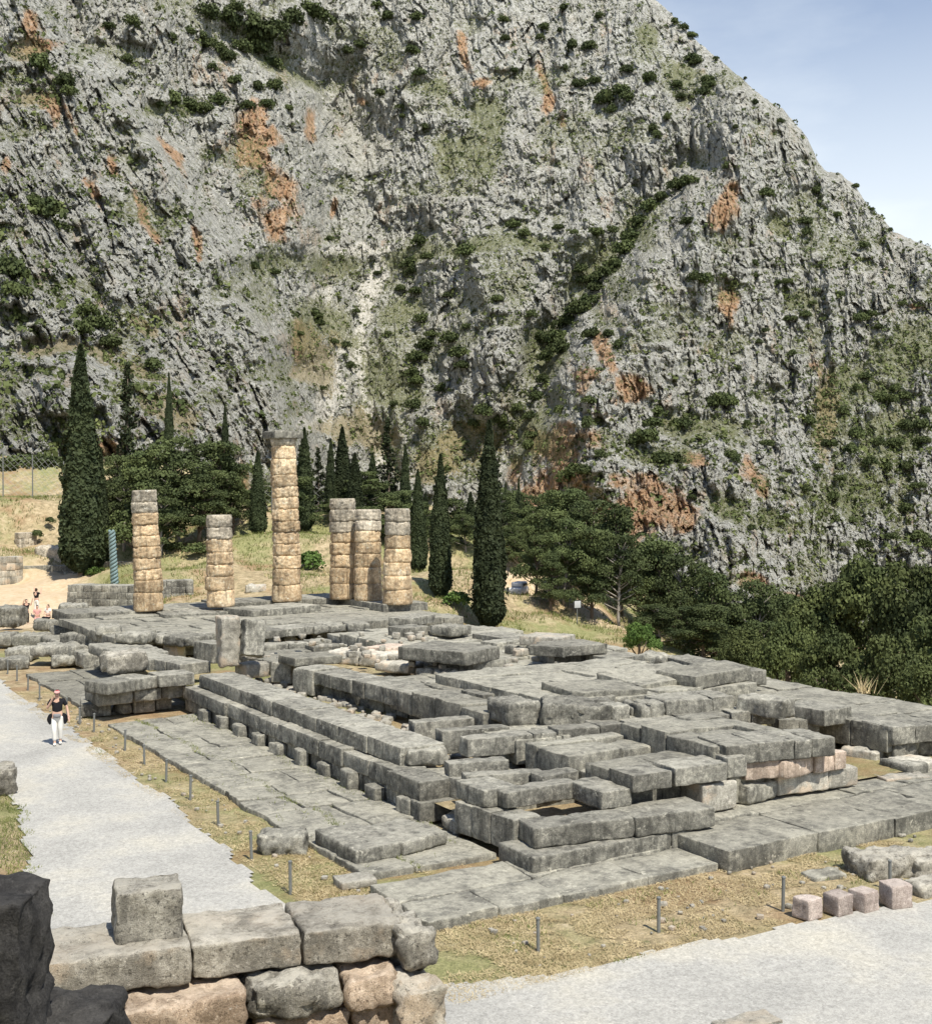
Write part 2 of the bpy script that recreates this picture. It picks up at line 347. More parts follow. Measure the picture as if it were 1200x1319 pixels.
for b in [(120, 450, 70, 14, 12), (60, 445, 60, 16, -5), (170, 475, 60, 12, 15), (30, 60, 30, 20, 0), (210, 525, 50, 24, 20), (150, 600, 60, 18, 0), (180, 420, 40, 12, 20), (410, 470, 40, 60, 0), (1062, 560, 18, 60, 0), (1060, 520, 26, 30, 0), (600, 570, 60, 30, 0), (470, 560, 60, 30, 0), (560, 600, 60, 30, 0), (40, 120, 30, 16, 0)]:
    za = np.maximum(za, blob(*b)*.9)
stq = 1-sst(poly_d(wx, wy, [(452, 130), (462, 210), (470, 262)], 16)+.6*nzz, .6, 1.0)
zs = np.maximum(.6*stq, 1-sst(poly_d(wx, wy, [(400, 330), (440, 320), (500, 318)], 14)+.9*nzz, .5, 1.1))*.6
zs = np.maximum(zs, 1-sst(poly_d(wx, wy, [(490, 330), (470, 400), (462, 440), (470, 500), (482, 545), (492, 590)], 12)+.8*nzz, .65, 1.15))
zs = np.maximum(zs, .7*(1-sst(poly_d(wx, wy, [(420, 380), (440, 430), (420, 520)], 40)+1.2*nzz, .4, 1.1)))
zs = np.maximum(zs, .8*(1-sst(poly_d(wx, wy, [(672, 540), (655, 580)], 5)+.6*nzz, .6, 1.0)))
gn = fbm2(x/55, y/34, 4, 177); zg = np.maximum(zg, .62*sst(gn, .0, .35)*(1-zs))
on = fbm2(x/26, y/44, 4, 181); zo = np.maximum(zo, .42*sst(on, .25, .5)); za = np.maximum(za, .3*sst(fbm2(x/40, y/26, 4, 187), .15, .45)*sst(y, 250, 420))
# --- rock relief, in metres across the face
u = (x-600)/FPX*250; v = (y-660)/FPX*250
soft = 1-.75*np.clip(np.maximum(zg, np.maximum(zs, za)), 0, 1)
lf = edge-wx > 0
def rot(a_):
    return u*math.cos(a_)-v*math.sin(a_), u*math.sin(a_)+v*math.cos(a_)
ua, va = rot(rad(22)); ub, vb = rot(rad(1)); uu = np.where(lf, ua, ub); vv = np.where(lf, va, vb)          # strata direction
uu = uu+1.0*fbm2(u/3.2, v/3.2, 3, 61)+1.3*fbm2(u/14, v/14, 2, 62); vv = vv+1.6*fbm2(u/3.2, v/3.2, 3, 63)
disp = np.zeros_like(u)
for L, asp, amp, s, w, ck in ((6, 3.6, 1.6, 1, .04, .0), (2.9, 3.4, 1.6, 2, .08, .12), (1.5, 2.8, 1.35, 3, .12, .3), (.8, 2.0, .95, 4, .16, .5)):
    h_, e_ = worley(uu/L, vv/(L*asp), s*13, 2.2)
    k = soft if L < 8 else .6+.4*soft
    disp += amp*h_*k; disp -= ck*amp*(1-sst(e_, 0, w))*k
disp += 12*fbm2(uu/22, vv/95, 4, 91)*(.4+.6*soft) + 6.5*(1-np.abs(fbm2(uu/9, vv/52, 3, 94))*2.4)*(.3+.7*soft) + 2.4*(1-np.abs(fbm2(uu/4.5, vv/18, 4, 95))*2.4)*soft
disp += 3.2*np.abs(((v+6*fbm2(u/20, v/20, 3, 99))/17) % 1-.5)*soft*sst(fbm2(u/25, v/25, 2, 98), -.2, .3) + 1.2*(1-np.abs(fbm2(uu/2.0, vv/6, 3, 96))*2.4)*soft
disp += .9*fbm2(uu/.8, vv/1.5, 3, 97)
roll = np.sqrt(np.clip(1-front.ravel(), 0, 1))
D = D-disp*np.clip(roll*7, .3, 1)-0
D = D+16*(1-np.clip(roll*2.2, 0, 1))+back*90
yy = y+back*back*260
MP = CP+D[:, None]*(FV+((x-600)/FPX)[:, None]*RV-((yy-659.5)/FPX)[:, None]*UV)
idx = np.arange(NX*NY).reshape(NY, NX)
Q = np.stack([idx[:-1, :-1], idx[:-1, 1:], idx[1:, 1:], idx[1:, :-1]], -1).reshape(-1, 4)
me = mk('mountain', MP, Q, M['rock'], False)
ca_ = me.color_attributes.new('zone', 'FLOAT_COLOR', 'POINT'); ca_.data.foreach_set('color', np.stack([zo, zg, zs, zo*0+1], 1).astype(np.float32).ravel())
ga = me.attributes.new('gold', 'FLOAT', 'POINT'); ga.data.foreach_set('value', za.astype(np.float32))
tag(ob('mountain', me), 'steep grey limestone mountain with orange stained cliffs and scattered shrubs', None, None, 'structure')
MPG = MP.reshape(NY, NX, 3)
def on_mtn(px, py):
    i = int(np.clip(np.searchsorted(gx, px), 0, NX-1)); col = Y2[:int(NY*FR), i]
    j = int(np.argmin(np.abs(col-py))); return MPG[j, i]

# ================================================================== TERRAIN
ctl = []
for X_ in (-30, -15, 0, 8, 14, 20, 26, 31):
    for Y_ in (-10, 2, 12, 20, 30, 40, 50, 58, 66): ctl.append((X_, Y_, -.02))
for Y_, z_ in ((5, -.3), (14, -.3), (22, -.5), (32, -.6), (44, -.3), (56, .3)): ctl.append((34.5, Y_, z_))
for X_, Y_, z_ in ((42, 10, -3.5), (42, 25, -4), (44, 40, -3.5), (60, 30, -6), (60, 10, -7), (60, 50, -5), (80, 50, -9), (70, 0, -14), (110, 60, -22), (110, 20, -26), (150, 90, -26), (180, 150, -24), (130, 140, -14), (-60, 20, 4), (-60, 60, 8), (-60, 100, 18), (-40, 130, 26), (200, 60, -34), (-60, -30, 4), (60, -40, -10), (0, -40, 1)): ctl.append((X_, Y_, z_))
for a in [(40, 803, 82), (0, 800, 83), (100, 800, 80), (200, 792, 78), (60, 770, 90), (20, 752, 97), (110, 742, 101), (180, 735, 99), (240, 740, 94), (40, 712, 103), (40, 640, 113), (-60, 640, 112), (100, 640, 116), (130, 690, 106), (220, 715, 98), (265, 725, 94), (300, 770, 86), (330, 740, 92), (270, 690, 101), (330, 690, 103), (330, 660, 112), (400, 735, 93), (400, 690, 105), (420, 660, 114), (530, 745, 90), (560, 775, 84), (590, 735, 93), (600, 690, 108), (660, 740, 102), (665, 772, 96), (680, 765, 94), (700, 790, 89), (640, 812, 82), (730, 822, 82), (790, 832, 83), (760, 805, 90), (830, 850, 80), (860, 890, 78), (900, 900, 92), (1000, 920, 90), (1000, 940, 70), (1150, 980, 62), (300, 640, 130), (500, 650, 135), (150, 600, 140), (0, 590, 140)]:
    ctl.append(tuple(atd(*a)))
for a in [(760, 800, 130), (850, 860, 120), (950, 900, 120), (700, 760, 125), (1050, 930, 100), (800, 780, 170), (620, 700, 150), (1000, 860, 170)]: ctl.append(tuple(atd(*a)))
ctl = np.array([q for q in ctl], float)
def height(P):
    P = np.asarray(P, float); out = np.zeros(len(P))
    for i in range(0, len(P), 20000):
        d2 = ((P[i:i+20000, None, :]-ctl[None, :, :2])**2).sum(2)+4.0
        w = 1/d2**2.2; out[i:i+20000] = (w*ctl[None, :, 2]).sum(1)/w.sum(1)
    near = (P[:, 0] < 33.5) & (P[:, 1] < 70) & (P[:, 0] > -14)
    k = sst(P[:, 0], 32, 36)+sst(P[:, 1], 66, 72)+sst(-P[:, 0], 10, 20); k = np.clip(k, 0, 1)
    return out*k+(1-k)*-.02
def grid(xa, xb, ya, yb, st):
    gx_ = np.arange(xa, xb+st*.5, st); gy_ = np.arange(ya, yb+st*.5, st); A, B = np.meshgrid(gx_, gy_); n, m = A.shape
    ix = np.arange(n*m).reshape(n, m); Q = np.stack([ix[:-1, :-1], ix[:-1, 1:], ix[1:, 1:], ix[1:, :-1]], -1).reshape(-1, 4)
    return np.stack([A.ravel(), B.ravel()], 1), Q
P, Q = grid(-90, 260, -60, 240, 1.0)
Z = height(P); far = np.clip((P[:, 0]-33)/8, 0, 1)+np.clip((P[:, 1]-67)/6, 0, 1)
Z = Z+np.clip(far, 0, 1)*(.5*fbm2(P[:, 0]/5, P[:, 1]/5, 4, 3)+.15*fbm2(P[:, 0], P[:, 1], 2, 5))
me = mk('ground', np.column_stack([P, Z]), Q, M['ground'], True)
L_, D_ = P@RV[:2], P@FV[:2]; px_ = 600+FPX*L_/np.maximum(D_, 1)
sand = (1-sst(px_+30*fbm2(P[:, 0]/3, P[:, 1]/3, 3, 8), 70, 150))*sst(D_, 70, 76)*(1-sst(D_, 98, 103))
rd = np.array([atd(*q)[:2] for q in [(660, 735, 104), (668, 772, 97), (720, 790, 97), (770, 812, 93), (800, 830, 92)]])
m_ = np.full(len(P), 99.)
for a, b in zip(rd[:-1], rd[1:]):
    ab = b-a; t = np.clip(((P-a)@ab)/(ab@ab), 0, 1); m_ = np.minimum(m_, np.linalg.norm(P-a-t[:, None]*ab, axis=1))
sand = np.maximum(sand, 1-sst(m_, 1.5, 2.6))
at_ = me.attributes.new('sand', 'FLOAT', 'POINT'); at_.data.foreach_set('value', sand.astype(np.float32))
tag(ob('ground', me), 'dry grassy ground and hillside round the ruin', None, None, 'structure')
# gravel path: a sheet of its own, ragged edges
P, Q = grid(-4, 33, -4, 72, .1)
nz = fbm2(P[:, 0]/.9, P[:, 1]/.9, 4, 12)*.32
eb = np.interp(P[:, 1], [0, 15, 17, 21, 24, 30, 40, 46, 50, 56, 72], [9.0, 9.1, 9.1, 9.0, 9.2, 9.65, 9.85, 9.85, 9.8, 9.9, 10.5])
el = np.interp(P[:, 1], [-4, 20, 24, 25.5, 29, 32, 34, 37, 46, 72], [3.0, 4.3, 4.95, 5.15, 5.75, 6.15, 6.1, 5.6, 3.5, -2.0])
fr = np.interp(P[:, 0], [9, 11, 14, 17, 19.5, 24, 40], [16.6, 15.9, 15.75, 15.35, 15.2, 15.5, 16.2])
keep = ((P[:, 0] < eb+nz) & (P[:, 0] > el+nz)) | ((P[:, 1] < fr+nz) & (P[:, 0] > el+nz) & (P[:, 0] < 33))
fk = keep[Q].all(1); Zp = np.full(len(P), .012)+.015*fbm2(P[:, 0]/2, P[:, 1]/2, 2, 4)
us = np.unique(Q[fk]); mp = np.full(len(P), -1); mp[us] = np.arange(len(us))
tag(ob('gravel_path', mk('gravel_path', np.column_stack([P, Zp])[us], mp[Q[fk]], M['gravel'], True)), 'pale grey gravel path beside the temple', None, None, 'structure')

# ================================================================== STONES
seed = [100]
def ns(): seed[0] += 1; return seed[0]
def edge_block(p0, p1, zt, zb, dep, mat, n=1, name='stone_block', parent=None, r=.025, amp=.02, gap=.01, jit=.02, res=.12, label=None, chip=.55, mats=None):
    """blocks whose visible top edge runs p0 -> p1 (seen left to right), going dep metres back"""
    p0 = np.array(p0[:2], float); p1 = np.array(p1[:2], float); L = np.linalg.norm(p1-p0); t = (p1-p0)/L; nn = np.array([-t[1], t[0]])
    rz = math.atan2(t[1], t[0]); cuts = [0]
    if isinstance(n, (list, tuple)): cuts = [0]+list(n)+[1]
    else:
        w = [random.uniform(.75, 1.25) for _ in range(n)]
        for q in w: cuts.append(cuts[-1]+q/sum(w))
    res_ = []
    for i, (a, b) in enumerate(zip(cuts[:-1], cuts[1:])):
        l = (b-a)*L-gap; dj = random.uniform(-jit, jit); zj = random.uniform(-jit, jit)*.6
        V, Qf = rockbox((l, dep, zt-zb+zj), ns(), r, amp, res, chip)
        c = p0+t*((a+b)/2*L)+nn*(dep/2+dj)
        o = ob(name, mk(name, V, Qf, (mats[i % len(mats)] if mats else mat), True), rz=rz+random.uniform(-.01, .01)); o.rotation_euler[0] = random.uniform(-.006, .006); o.rotation_euler[1] = random.uniform(-.006, .006)
        base = np.array(parent.location) if parent else np.zeros(3)
        o.location = np.array([c[0], c[1], zb])-base
        if parent: o.parent = parent
        if label: o['label'] = label
        res_.append(o)
    return res_
def E(x0, y0, x1, y1, zt, zb, dep, mat='grey', n=1, **k):
    return dict(p0=atz(x0, y0, zt), p1=atz(x1, y1, zt), zt=zt, zb=zb, dep=dep, mat=M[mat], n=n, **k)
def W(X0, Y0, X1, Y1, zt, zb, dep, mat='grey', n=1, **k):
    return dict(p0=(X0, Y0), p1=(X1, Y1), zt=zt, zb=zb, dep=dep, mat=M[mat], n=n, **k)
def run(name, label, cat, items, group=None):
    c = np.mean([np.array(i['p0'][:2]) for i in items]+[np.array(i['p1'][:2]) for i in items], 0)
    r = root(name, (c[0], c[1], min(i['zb'] for i in items)), label, cat, group)
    bpy.context.view_layer.update()
    for i in items: edge_block(parent=r, **i)
    return r
def loose(name, label, item, group=None, cat='stone block'):
    o = edge_block(name=name, **item)[0]; return tag(o, label, cat, group)
def paving(name, label, x0, x1, y0, y1, z, th, lx=1.5, ly=1.2, mat='slab', jz=.04, gap=.03, along='x', r=.05, parent=None):
    mb = MB(); yv = y0
    while yv < y1-.05:
        h = random.uniform(.7, 1.35)*ly
        if y1-yv-h < .4*ly: h = y1-yv
        xv = x0
        while xv < x1-.05:
            l = random.uniform(.6, 1.5)*lx
            if x1-xv-l < .4*lx: l = x1-xv
            zz = random.uniform(-jz, jz)
            V, Qf = rockbox((l-gap, h-gap, th+zz), ns(), r*.6, .018, .22, .8)
            V = xf(V, (xv+l/2, yv+h/2, z-th), random.uniform(-.012, .012)); tl = rng.normal(0, .012, 2)
            V[:, 2] += (V[:, 0]-xv-l/2)*tl[0]+(V[:, 1]-yv-h/2)*tl[1]
            V[:, 0] += .13*fbm2(V[:, 0]/.9, V[:, 1]/.9, 3, 71); V[:, 1] += .13*fbm2(V[:, 0]/.9, V[:, 1]/.9, 3, 73)
            mb.add(V, Qf); xv += l
        yv += h
    o = ob(name, mb.mesh(name, M[mat], True)); return tag(o, label, None, None, 'structure')
G_ = 'temple foundation walls'
# --- paving
paving('stone_paving', 'flat grey paving slabs along the north side of the temple', 10.9, 14.0, 21.6, 41.0, .12, .3, 1.6, 1.7, jz=.03)
paving('stone_paving', 'flat grey paving slabs beyond the low stone plinth', 11.0, 14.6, 43.0, 54.0, .12, .3, 1.7, 1.8, jz=.03)
paving('stone_paving', 'low paving slabs at the near corner of the temple', 10.6, 17.5, 18.5, 20.9, .16, .4, 2.2, 1.3, jz=.02)
paving('stone_paving', 'broad low slabs along the front of the steps', 17.5, 27.6, 18.25, 22.2, .44, .6, 2.6, 1.9, jz=.02, r=.04)
paving('stone_floor', 'stone floor above the lowest steps', 14.9, 17.3, 22.9, 26.5, .86, .7, 1.4, 1.1, jz=.05)
paving('stone_floor', 'stone floor of the middle steps', 17.0, 19.7, 21.3, 22.5, 1.56, 1.2, 1.5, 1.2, jz=.05)
paving('stone_floor', 'rear floor strip of the middle steps behind a straw filled pit', 17.0, 19.7, 23.2, 24.9, 1.54, 1.2, 1.3, .9, jz=.06)
paving('stone_floor', 'bottom of the pit in the middle steps', 17.3, 19.7, 22.5, 23.2, 1.2, .6, 1.3, .7, jz=.02)
paving('stone_floor', 'stone floor of the upper steps', 19.7, 22.6, 21.0, 24.6, 1.86, 1.4, 1.7, 1.3, jz=.04)
paving('stone_floor', 'broad broken slabs of the temple platform', 19.6, 27.2, 27.2, 34.0, 1.98, .7, 2.1, 1.5, jz=.06, r=.05)
paving('stone_floor', 'narrow paved strip between the inner wall and the platform', 18.0, 19.7, 28.4, 34.0, 1.66, .7, 1.2, 1.3, jz=.06)
paving('stone_floor', 'ledge of slabs behind the upper wall', 17.0, 25.4, 25.2, 27.4, 1.52, .6, 1.8, 1.1, jz=.06)
paving('stone_floor', 'paved floor in the middle of the temple', 23.4, 31.0, 34.0, 50.5, 1.55, .9, 1.9, 1.5, jz=.09)
paving('stone_floor', 'paved strip behind the raised platform', 19.8, 23.4, 34.0, 37.2, 1.5, .9, 1.5, 1.2, jz=.08)
paving('stone_floor', 'sunken floor in front of the far hollows', 18.4, 23.4, 41.5, 49.2, 1.08, .5, 1.6, 1.3, jz=.09)
paving('stone_floor', 'worn floor at the far end of the temple', 14.2, 31.8, 52.0, 62.0, 1.66, .4, 2.4, 1.8, jz=.06)
paving('stone_floor', 'far slab terrace beyond the steps', 26.9, 30.9, 22.0, 33.0, 1.42, .7, 2.0, 1.8, jz=.04)
P, Q = grid(14.2, 31.4, 21.0, 62.0, .35)
zt_ = .62+.45*sst(P[:, 0], 18.5, 20)+.12*fbm2(P[:, 0], P[:, 1], 3, 9)-.5*sst(P[:, 1], 47, 48.4); zt_ = np.where(P[:, 1] < 26.5, np.minimum(zt_, .5), zt_)
tag(ob('rubble_ground', mk('rubble_ground', np.column_stack([P, zt_]), Q, M['ground'], True)), 'dusty rubble ground between the temple walls', None, None, 'structure')
# --- north long wall
NW = [W(13.98, 42.2-1.45*i, 13.98, 42.2-1.45*(i+1), .95, .5, .9, n=1, jit=.07) for i in range(12)]
NW += [W(14.08, 42.2, 14.08, 24.6, .5, .05, .8, n=16, jit=.04)]
NW += [W(14.36, 41.6, 14.36, 26.6, 1.40, .95, 1.28, n=9, jit=.03)]
NW += [E(524, 967, 578, 964, 1.38, .97, 1.0, n=1, r=.09, amp=.05)]
NW += [E(536, 1005, 566, 1000, .95, .5, 1.3), E(566, 998, 588, 1004, 1.0, .5, 1.2)]
run('foundation_wall', 'long grey foundation wall of two courses facing the gravel path', 'wall', NW, G_)
for i, xpx in enumerate((254, 274, 295, 319, 341, 367, 394, 424, 456, 495)):
    yb = np.interp(xpx, [245, 520], [927, 1070]); p = atz(xpx, yb-2, .08)
    loose('stub_stone', 'small upright stone stub at the foot of the long foundation wall', W(13.74+random.uniform(-.05, .06), p[1]+.3, 13.76+random.uniform(-.05, .06), p[1]-.3, .5+random.uniform(-.08, .06), .03, .3, 'grey', r=.05, amp=.03), 'stone stubs along the foundation wall')
# --- west steps
run('stone_step', 'lowest long grey step with a white chipped corner', 'step', [E(688, 1106, 892, 1068, .47, .03, 1.35, n=[.52, .86], r=.04, amp=.02)], 'temple steps')
run('stone_step', 'second grey step of two long blocks set back above the lowest', 'step', [E(688, 1068, 818, 1054, .9, .48, .8, r=.045, amp=.025), E(819, 1054, 921, 1040, .9, .48, 1.1, r=.045, amp=.025)], 'temple steps')
run('foundation_wall', 'short wall of square blocks turning the corner above the chipped step', 'wall', [E(586, 1031, 662, 1057, .9, .2, .75, n=3), E(526, 1029, 540, 1036, .52, .05, 1.0), E(586, 1005, 622, 1019, 1.3, .9, .95, n=2), E(652, 1021, 746, 1006, 1.3, .92, .55, r=.035), E(624, 1018, 651, 1013, 1.3, .9, .7)], G_)
loose('stone_block', 'square grey block jutting out above the second step', E(775, 1021, 814, 1015, 1.3, .9, 1.35, r=.04))
run('stone_step', 'grey step of long blocks right of the jutting square block', 'step', [E(815, 999, 866, 992, 1.6, 1.2, .9), E(870, 990, 937, 982, 1.62, 1.2, .9), E(937, 977, 962, 974, 1.66, 1.2, .8)], 'temple steps')
run('stone_step', 'uppermost grey step whose right end rests on pink stones', 'step', [E(934, 961, 1076, 950, 1.9, 1.45, 1.3, n=[.3, .62, .78], r=.035)], 'temple steps')
run('foundation_wall', 'low wall of pinkish stones under the uppermost step', 'wall', [E(960, 983, 1006, 979, 1.44, 1.02, .8, 'pink'), E(1010, 981, 1049, 973, 1.44, .98, .8, 'pink', r=.09), E(1050, 973, 1090, 967, 1.42, .98, .8, 'pink', n=[.6]), E(1001, 1001, 1106, 987, .98, .5, 1.1, 'pale', n=[.62], r=.05), E(905, 1012, 950, 1005, 1.15, .5, .8, 'pale', r=.04)], G_)
loose('stone_block', 'dark grey block leaning at the left foot of the pink wall', E(962, 1012, 1003, 1004, .92, .44, .9, 'grey', r=.1, amp=.06))
loose('stone_block', 'flat low block on the dry grass below the middle steps', E(851, 1021, 903, 1021, .82, .48, .8, 'slab', r=.04))
W3 = [E(578, 984, 655, 979, 1.3, .9, .5), E(600, 1000, 700, 994, 1.28, .9, .42), E(700, 1000, 746, 992, 1.3, .9, .5)]
run('foundation_wall', 'thin stone rails framing sunken pits behind the corner', 'wall', W3, G_)
run('foundation_wall', 'stepped group of long beams with hollows near the upper wall', 'wall', [E(534, 931, 611, 925, 1.5, .9, .5), E(569, 942, 656, 935, 1.62, 1.0, .5), E(602, 953, 687, 946, 1.66, 1.2, .55), E(687, 945, 718, 943, 1.68, 1.22, .6), E(719, 940, 773, 936, 1.7, 1.25, .7), E(774, 935, 804, 932, 1.71, 1.27, .8)], G_)
run('foundation_wall', 'upper wall of long grey blocks across the temple', 'wall', [E(805, 930, 873, 925, 1.72, 1.28, .9), E(875, 924, 940, 920, 1.74, 1.32, .9), E(942, 918, 999, 914, 1.76, 1.36, .9, n=[.45])], G_)
run('foundation_wall', 'rough broken slabs edging the raised temple platform', 'wall', [E(655, 908, 694, 905, 2.08, 1.45, 1.5, r=.1, amp=.07), E(696, 908, 788, 909, 2.1, 1.42, 1.6, r=.11, amp=.09), E(789, 910, 812, 908, 2.08, 1.5, .9, r=.08), E(813, 912, 824, 911, 1.95, 1.5, .7, r=.1), E(825, 908, 856, 905, 2.08, 1.52, .9, n=[.4], r=.08, amp=.06), E(858, 903, 946, 896, 2.12, 1.6, 1.2, n=[.68], r=.05, amp=.04), E(947, 897, 1008, 904, 2.14, 1.62, .8, r=.08, amp=.06)], G_)
run('foundation_wall', 'grey slabs edging the far terrace at the right of the temple', 'wall', [E(1062, 919, 1150, 937, 1.46, .95, .9, n=[.55]), E(1151, 937, 1236, 931, 1.46, .98, 1.0, n=3), E(1066, 937, 1152, 958, 1.0, .5, .8, n=4, r=.12, amp=.07), E(1153, 958, 1240, 949, .95, .5, .8, n=3, r=.12, amp=.06), E(1002, 927, 1055, 927, 1.42, .9, .9, n=[.5]), E(1010, 907, 1062, 916, 1.75, 1.3, 1.2)], G_)
for i, a in enumerate([(1079, 963, 1130, 971, .7, .4, .8), (1131, 975, 1171, 986, .7, .38, .7), (1172, 984, 1215, 979, .66, .38, .9), (1142, 1004, 1200, 1000, .5, .42, .6)]):
    loose('low_stone', ['pale low stone nearest the upper step end on dry grass', 'grey squared stone lying between pale stones at the right', 'pale stone at the right frame edge on dry grass', 'thin pale stone flush with the right paving'][i], E(*a, mat='pale' if i != 1 else 'grey', r=.09, amp=.05))
# --- second inner wall
run('foundation_wall', 'inner foundation wall of dark blocks beside the deep trench', 'wall', [E(376, 860, 402, 864, 1.6, .7, 1.3), E(402, 865, 452, 876, 1.55, 1.1, 1.3, n=[.5]), E(453, 876, 527, 893, 1.62, 1.1, 1.5, n=[.22, .55, .8]), E(543, 894, 572, 901, 1.7, 1.15, 1.4), E(577, 900, 621, 896, 1.74, 1.2, 1.3, r=.08, amp=.05), E(622, 896, 657, 892, 1.8, 1.2, 1.2), E(404, 880, 545, 912, 1.06, .55, .9, n=9, r=.12, amp=.07)], G_)
run('foundation_wall', 'short cross wall of pale upright blocks beside the tall slab', 'wall', [E(318, 857, 347, 854, 1.42, .9, .9, 'pale'), E(349, 853, 375, 855, 1.5, .75, 1.0), E(249, 826, 274, 830, 1.75, .95, .9, n=[.6])], G_)
loose('stone_block', 'white stained block under the leaning slab', E(313, 840, 341, 837, 1.75, 1.42, .8, 'lichen', r=.05))
mb = MB()
for k_ in range(620):
    z_ = random.random(); sz = random.uniform(.05, .2)*(1 if z_ < .75 else .7)
    if z_ < .55: X_, Y_ = random.uniform(15.5, 18.2), random.uniform(26, 44)
    elif z_ < .75: X_, Y_ = random.uniform(18.3, 26), random.uniform(31, 48)
    else: X_, Y_ = (random.uniform(11, 24), random.uniform(15.9, 18.3)) if z_ < .88 else (random.uniform(9.7, 10.8), random.uniform(19, 48))
    zg_ = .62 if X_ > 15 and Y_ > 24 else 0.
    if z_ >= .55 and z_ < .75: zg_ = 1.66 if X_ > 19.6 else 1.05
    if z_ >= .75: sz *= .5
    V, Qf = rockbox((sz*2, sz*1.6, sz*1.3), k_, sz*.5, sz*.3, sz, .8); mb.add(xf(V, (X_, Y_, zg_-sz*.3), random.uniform(0, 6.28)), Qf)
tag(ob('rubble', mb.mesh('rubble', M['pale'], True)), 'small broken stones scattered in the trenches and verge', None, None, 'stuff')
# --- plinth crossing the north paving
run('stone_plinth', 'three stepped courses of grey blocks carrying a rough block', 'plinth', [E(104, 907, 143, 905, .5, .03, 1.8, 'grey', r=.04), E(157, 908, 172, 906, .42, .05, .7, r=.12), E(173, 903, 200, 900, .5, .05, .8), E(201, 899, 222, 897, .5, .05, .8), E(126, 894, 172, 890, .94, .5, 1.7, r=.045, amp=.025), E(173, 890, 208, 886, .92, .5, 1.2, r=.05), E(209, 886, 216, 885, .9, .5, .8), E(217, 883, 241, 880, .97, .5, .9), E(140, 881, 204, 871, 1.36, .95, 1.3, n=[.55], r=.05), E(205, 871, 251, 867, 1.4, .98, 1.1)])
loose('stone_block', 'rough pale pitted block resting on the stepped plinth', E(139, 843, 192, 839, 2.12, 1.39, 1.1, 'lichen', r=.14, amp=.08))
# --- tall slabs
def slab_thing(name, label, px, yb, z, size, rz, lean, mat, r=.09):
    p = atz(px, yb, z); V, Qf = rockbox(size, ns(), r, .06, .14, 1.4); o = ob(name, mk(name, V, Qf, M[mat], True), p, rz)
    o.rotation_euler = (lean[0], lean[1], rz); return tag(o, label, 'stone slab')
slab_thing('standing_slab', 'tall grey and white slab standing upright among the ruins', 294, 857, 1.38, (.75, .85, 1.85), rad(-3), (0, 0), 'pale')
slab_thing('leaning_slab', 'pale slab leaning against the tall standing slab', 324, 846, 1.75, (.8, .8, 1.35), rad(-6), (rad(-12), rad(6)), 'grey')
# --- far stylobate edges
run('stylobate', 'raised row of grey blocks carrying the standing columns', 'platform', [E(326, 787, 414, 779, 2.0, 1.62, 2.4, n=4), E(212, 792, 326, 787, 1.82, 1.4, 2.6, n=5), W(29.6, 65.2, 29.6, 56.6, 2.02, 1.6, 2.7, n=6), W(22.6, 62.0, 29.6, 62.0, 2.0, 1.62, 3.1, n=4), W(14.5, 61.6, 22.6, 61.6, 1.86, 1.4, 3.2, n=5)], None)
run('floor_edge', 'overhanging edge slabs above dark hollows at the far floor', 'wall', [E(331, 814, 404, 807, 1.72, 1.36, 1.6, n=[.5], r=.04), E(405, 807, 447, 804, 1.74, 1.36, 1.6, n=[.5], r=.09, amp=.06), E(448, 804, 477, 803, 1.76, 1.36, 1.5, r=.11), E(184, 817, 242, 822, 1.68, 1.25, 1.6, n=[.45], r=.12, amp=.07), E(243, 820, 276, 814, 1.68, 1.2, 1.5)], G_)
for i, a in enumerate([(346, 822, 360, 821, 1.36, .9, .6), (366, 818, 381, 817, 1.36, .9, .6), (403, 813, 424, 812, 1.36, .85, .7), (209, 831, 229, 832, 1.25, .7, .6), (236, 829, 251, 829, 1.2, .7, .6)]):
    loose('prop_stone', ['square stone propping the long overhanging slab at its middle' if i < 3 else 'pale square stone in the dark hollow under a broken slab'][0], E(*a, mat='pale' if i == 3 else 'grey'), 'stones propping the floor slabs')
run('foundation_wall', 'low beam wall in front of the hollows at the far floor', 'wall', [E(340, 831, 404, 828, 1.2, .7, .9, n=[.5]), E(404, 826, 428, 824, 1.3, .75, .9), E(440, 818, 520, 822, 1.45, .95, 1.5, n=2)], G_)
# --- south east piles
def L(label, *a, mat='grey', **k): return loose('stone_block', label, E(*a, mat=mat, **k))
L('grey block right of the last column base', 529, 797, 561, 791, 1.95, 1.55, 1.2)
L('squared grey block below the rightmost column', 521, 809, 554, 806, 2.0, 1.5, 1.2)
L('dark undercut block beside the squared block', 555, 806, 579, 809, 2.05, 1.65, 1.1, r=.12, amp=.06)
L('flat grey slab between the dark block and the cypress', 580, 809, 607, 806, 2.02, 1.65, 1.3)
L('small grey stone propping the dark undercut block', 557, 815, 576, 813, 1.72, 1.4, .6)
L('long low slab near the big cypress foot', 608, 816, 663, 824, 1.75, 1.35, 1.6, n=1)
L('small slab edge beside the long low slab', 640, 829, 668, 826, 1.75, 1.35, 1.0)
L('upper of two big stacked slabs in the middle of the temple', 600, 841, 644, 833, 2.35, 1.9, 3.0, r=.035)
L('lower of two big stacked slabs in the middle of the temple', 609, 854, 657, 849, 1.9, 1.42, 4.4, r=.035)
L('overhanging pale block with a dark gap beneath', 481, 852, 526, 856, 1.62, 1.25, 1.0, mat='pale', r=.1, amp=.05)
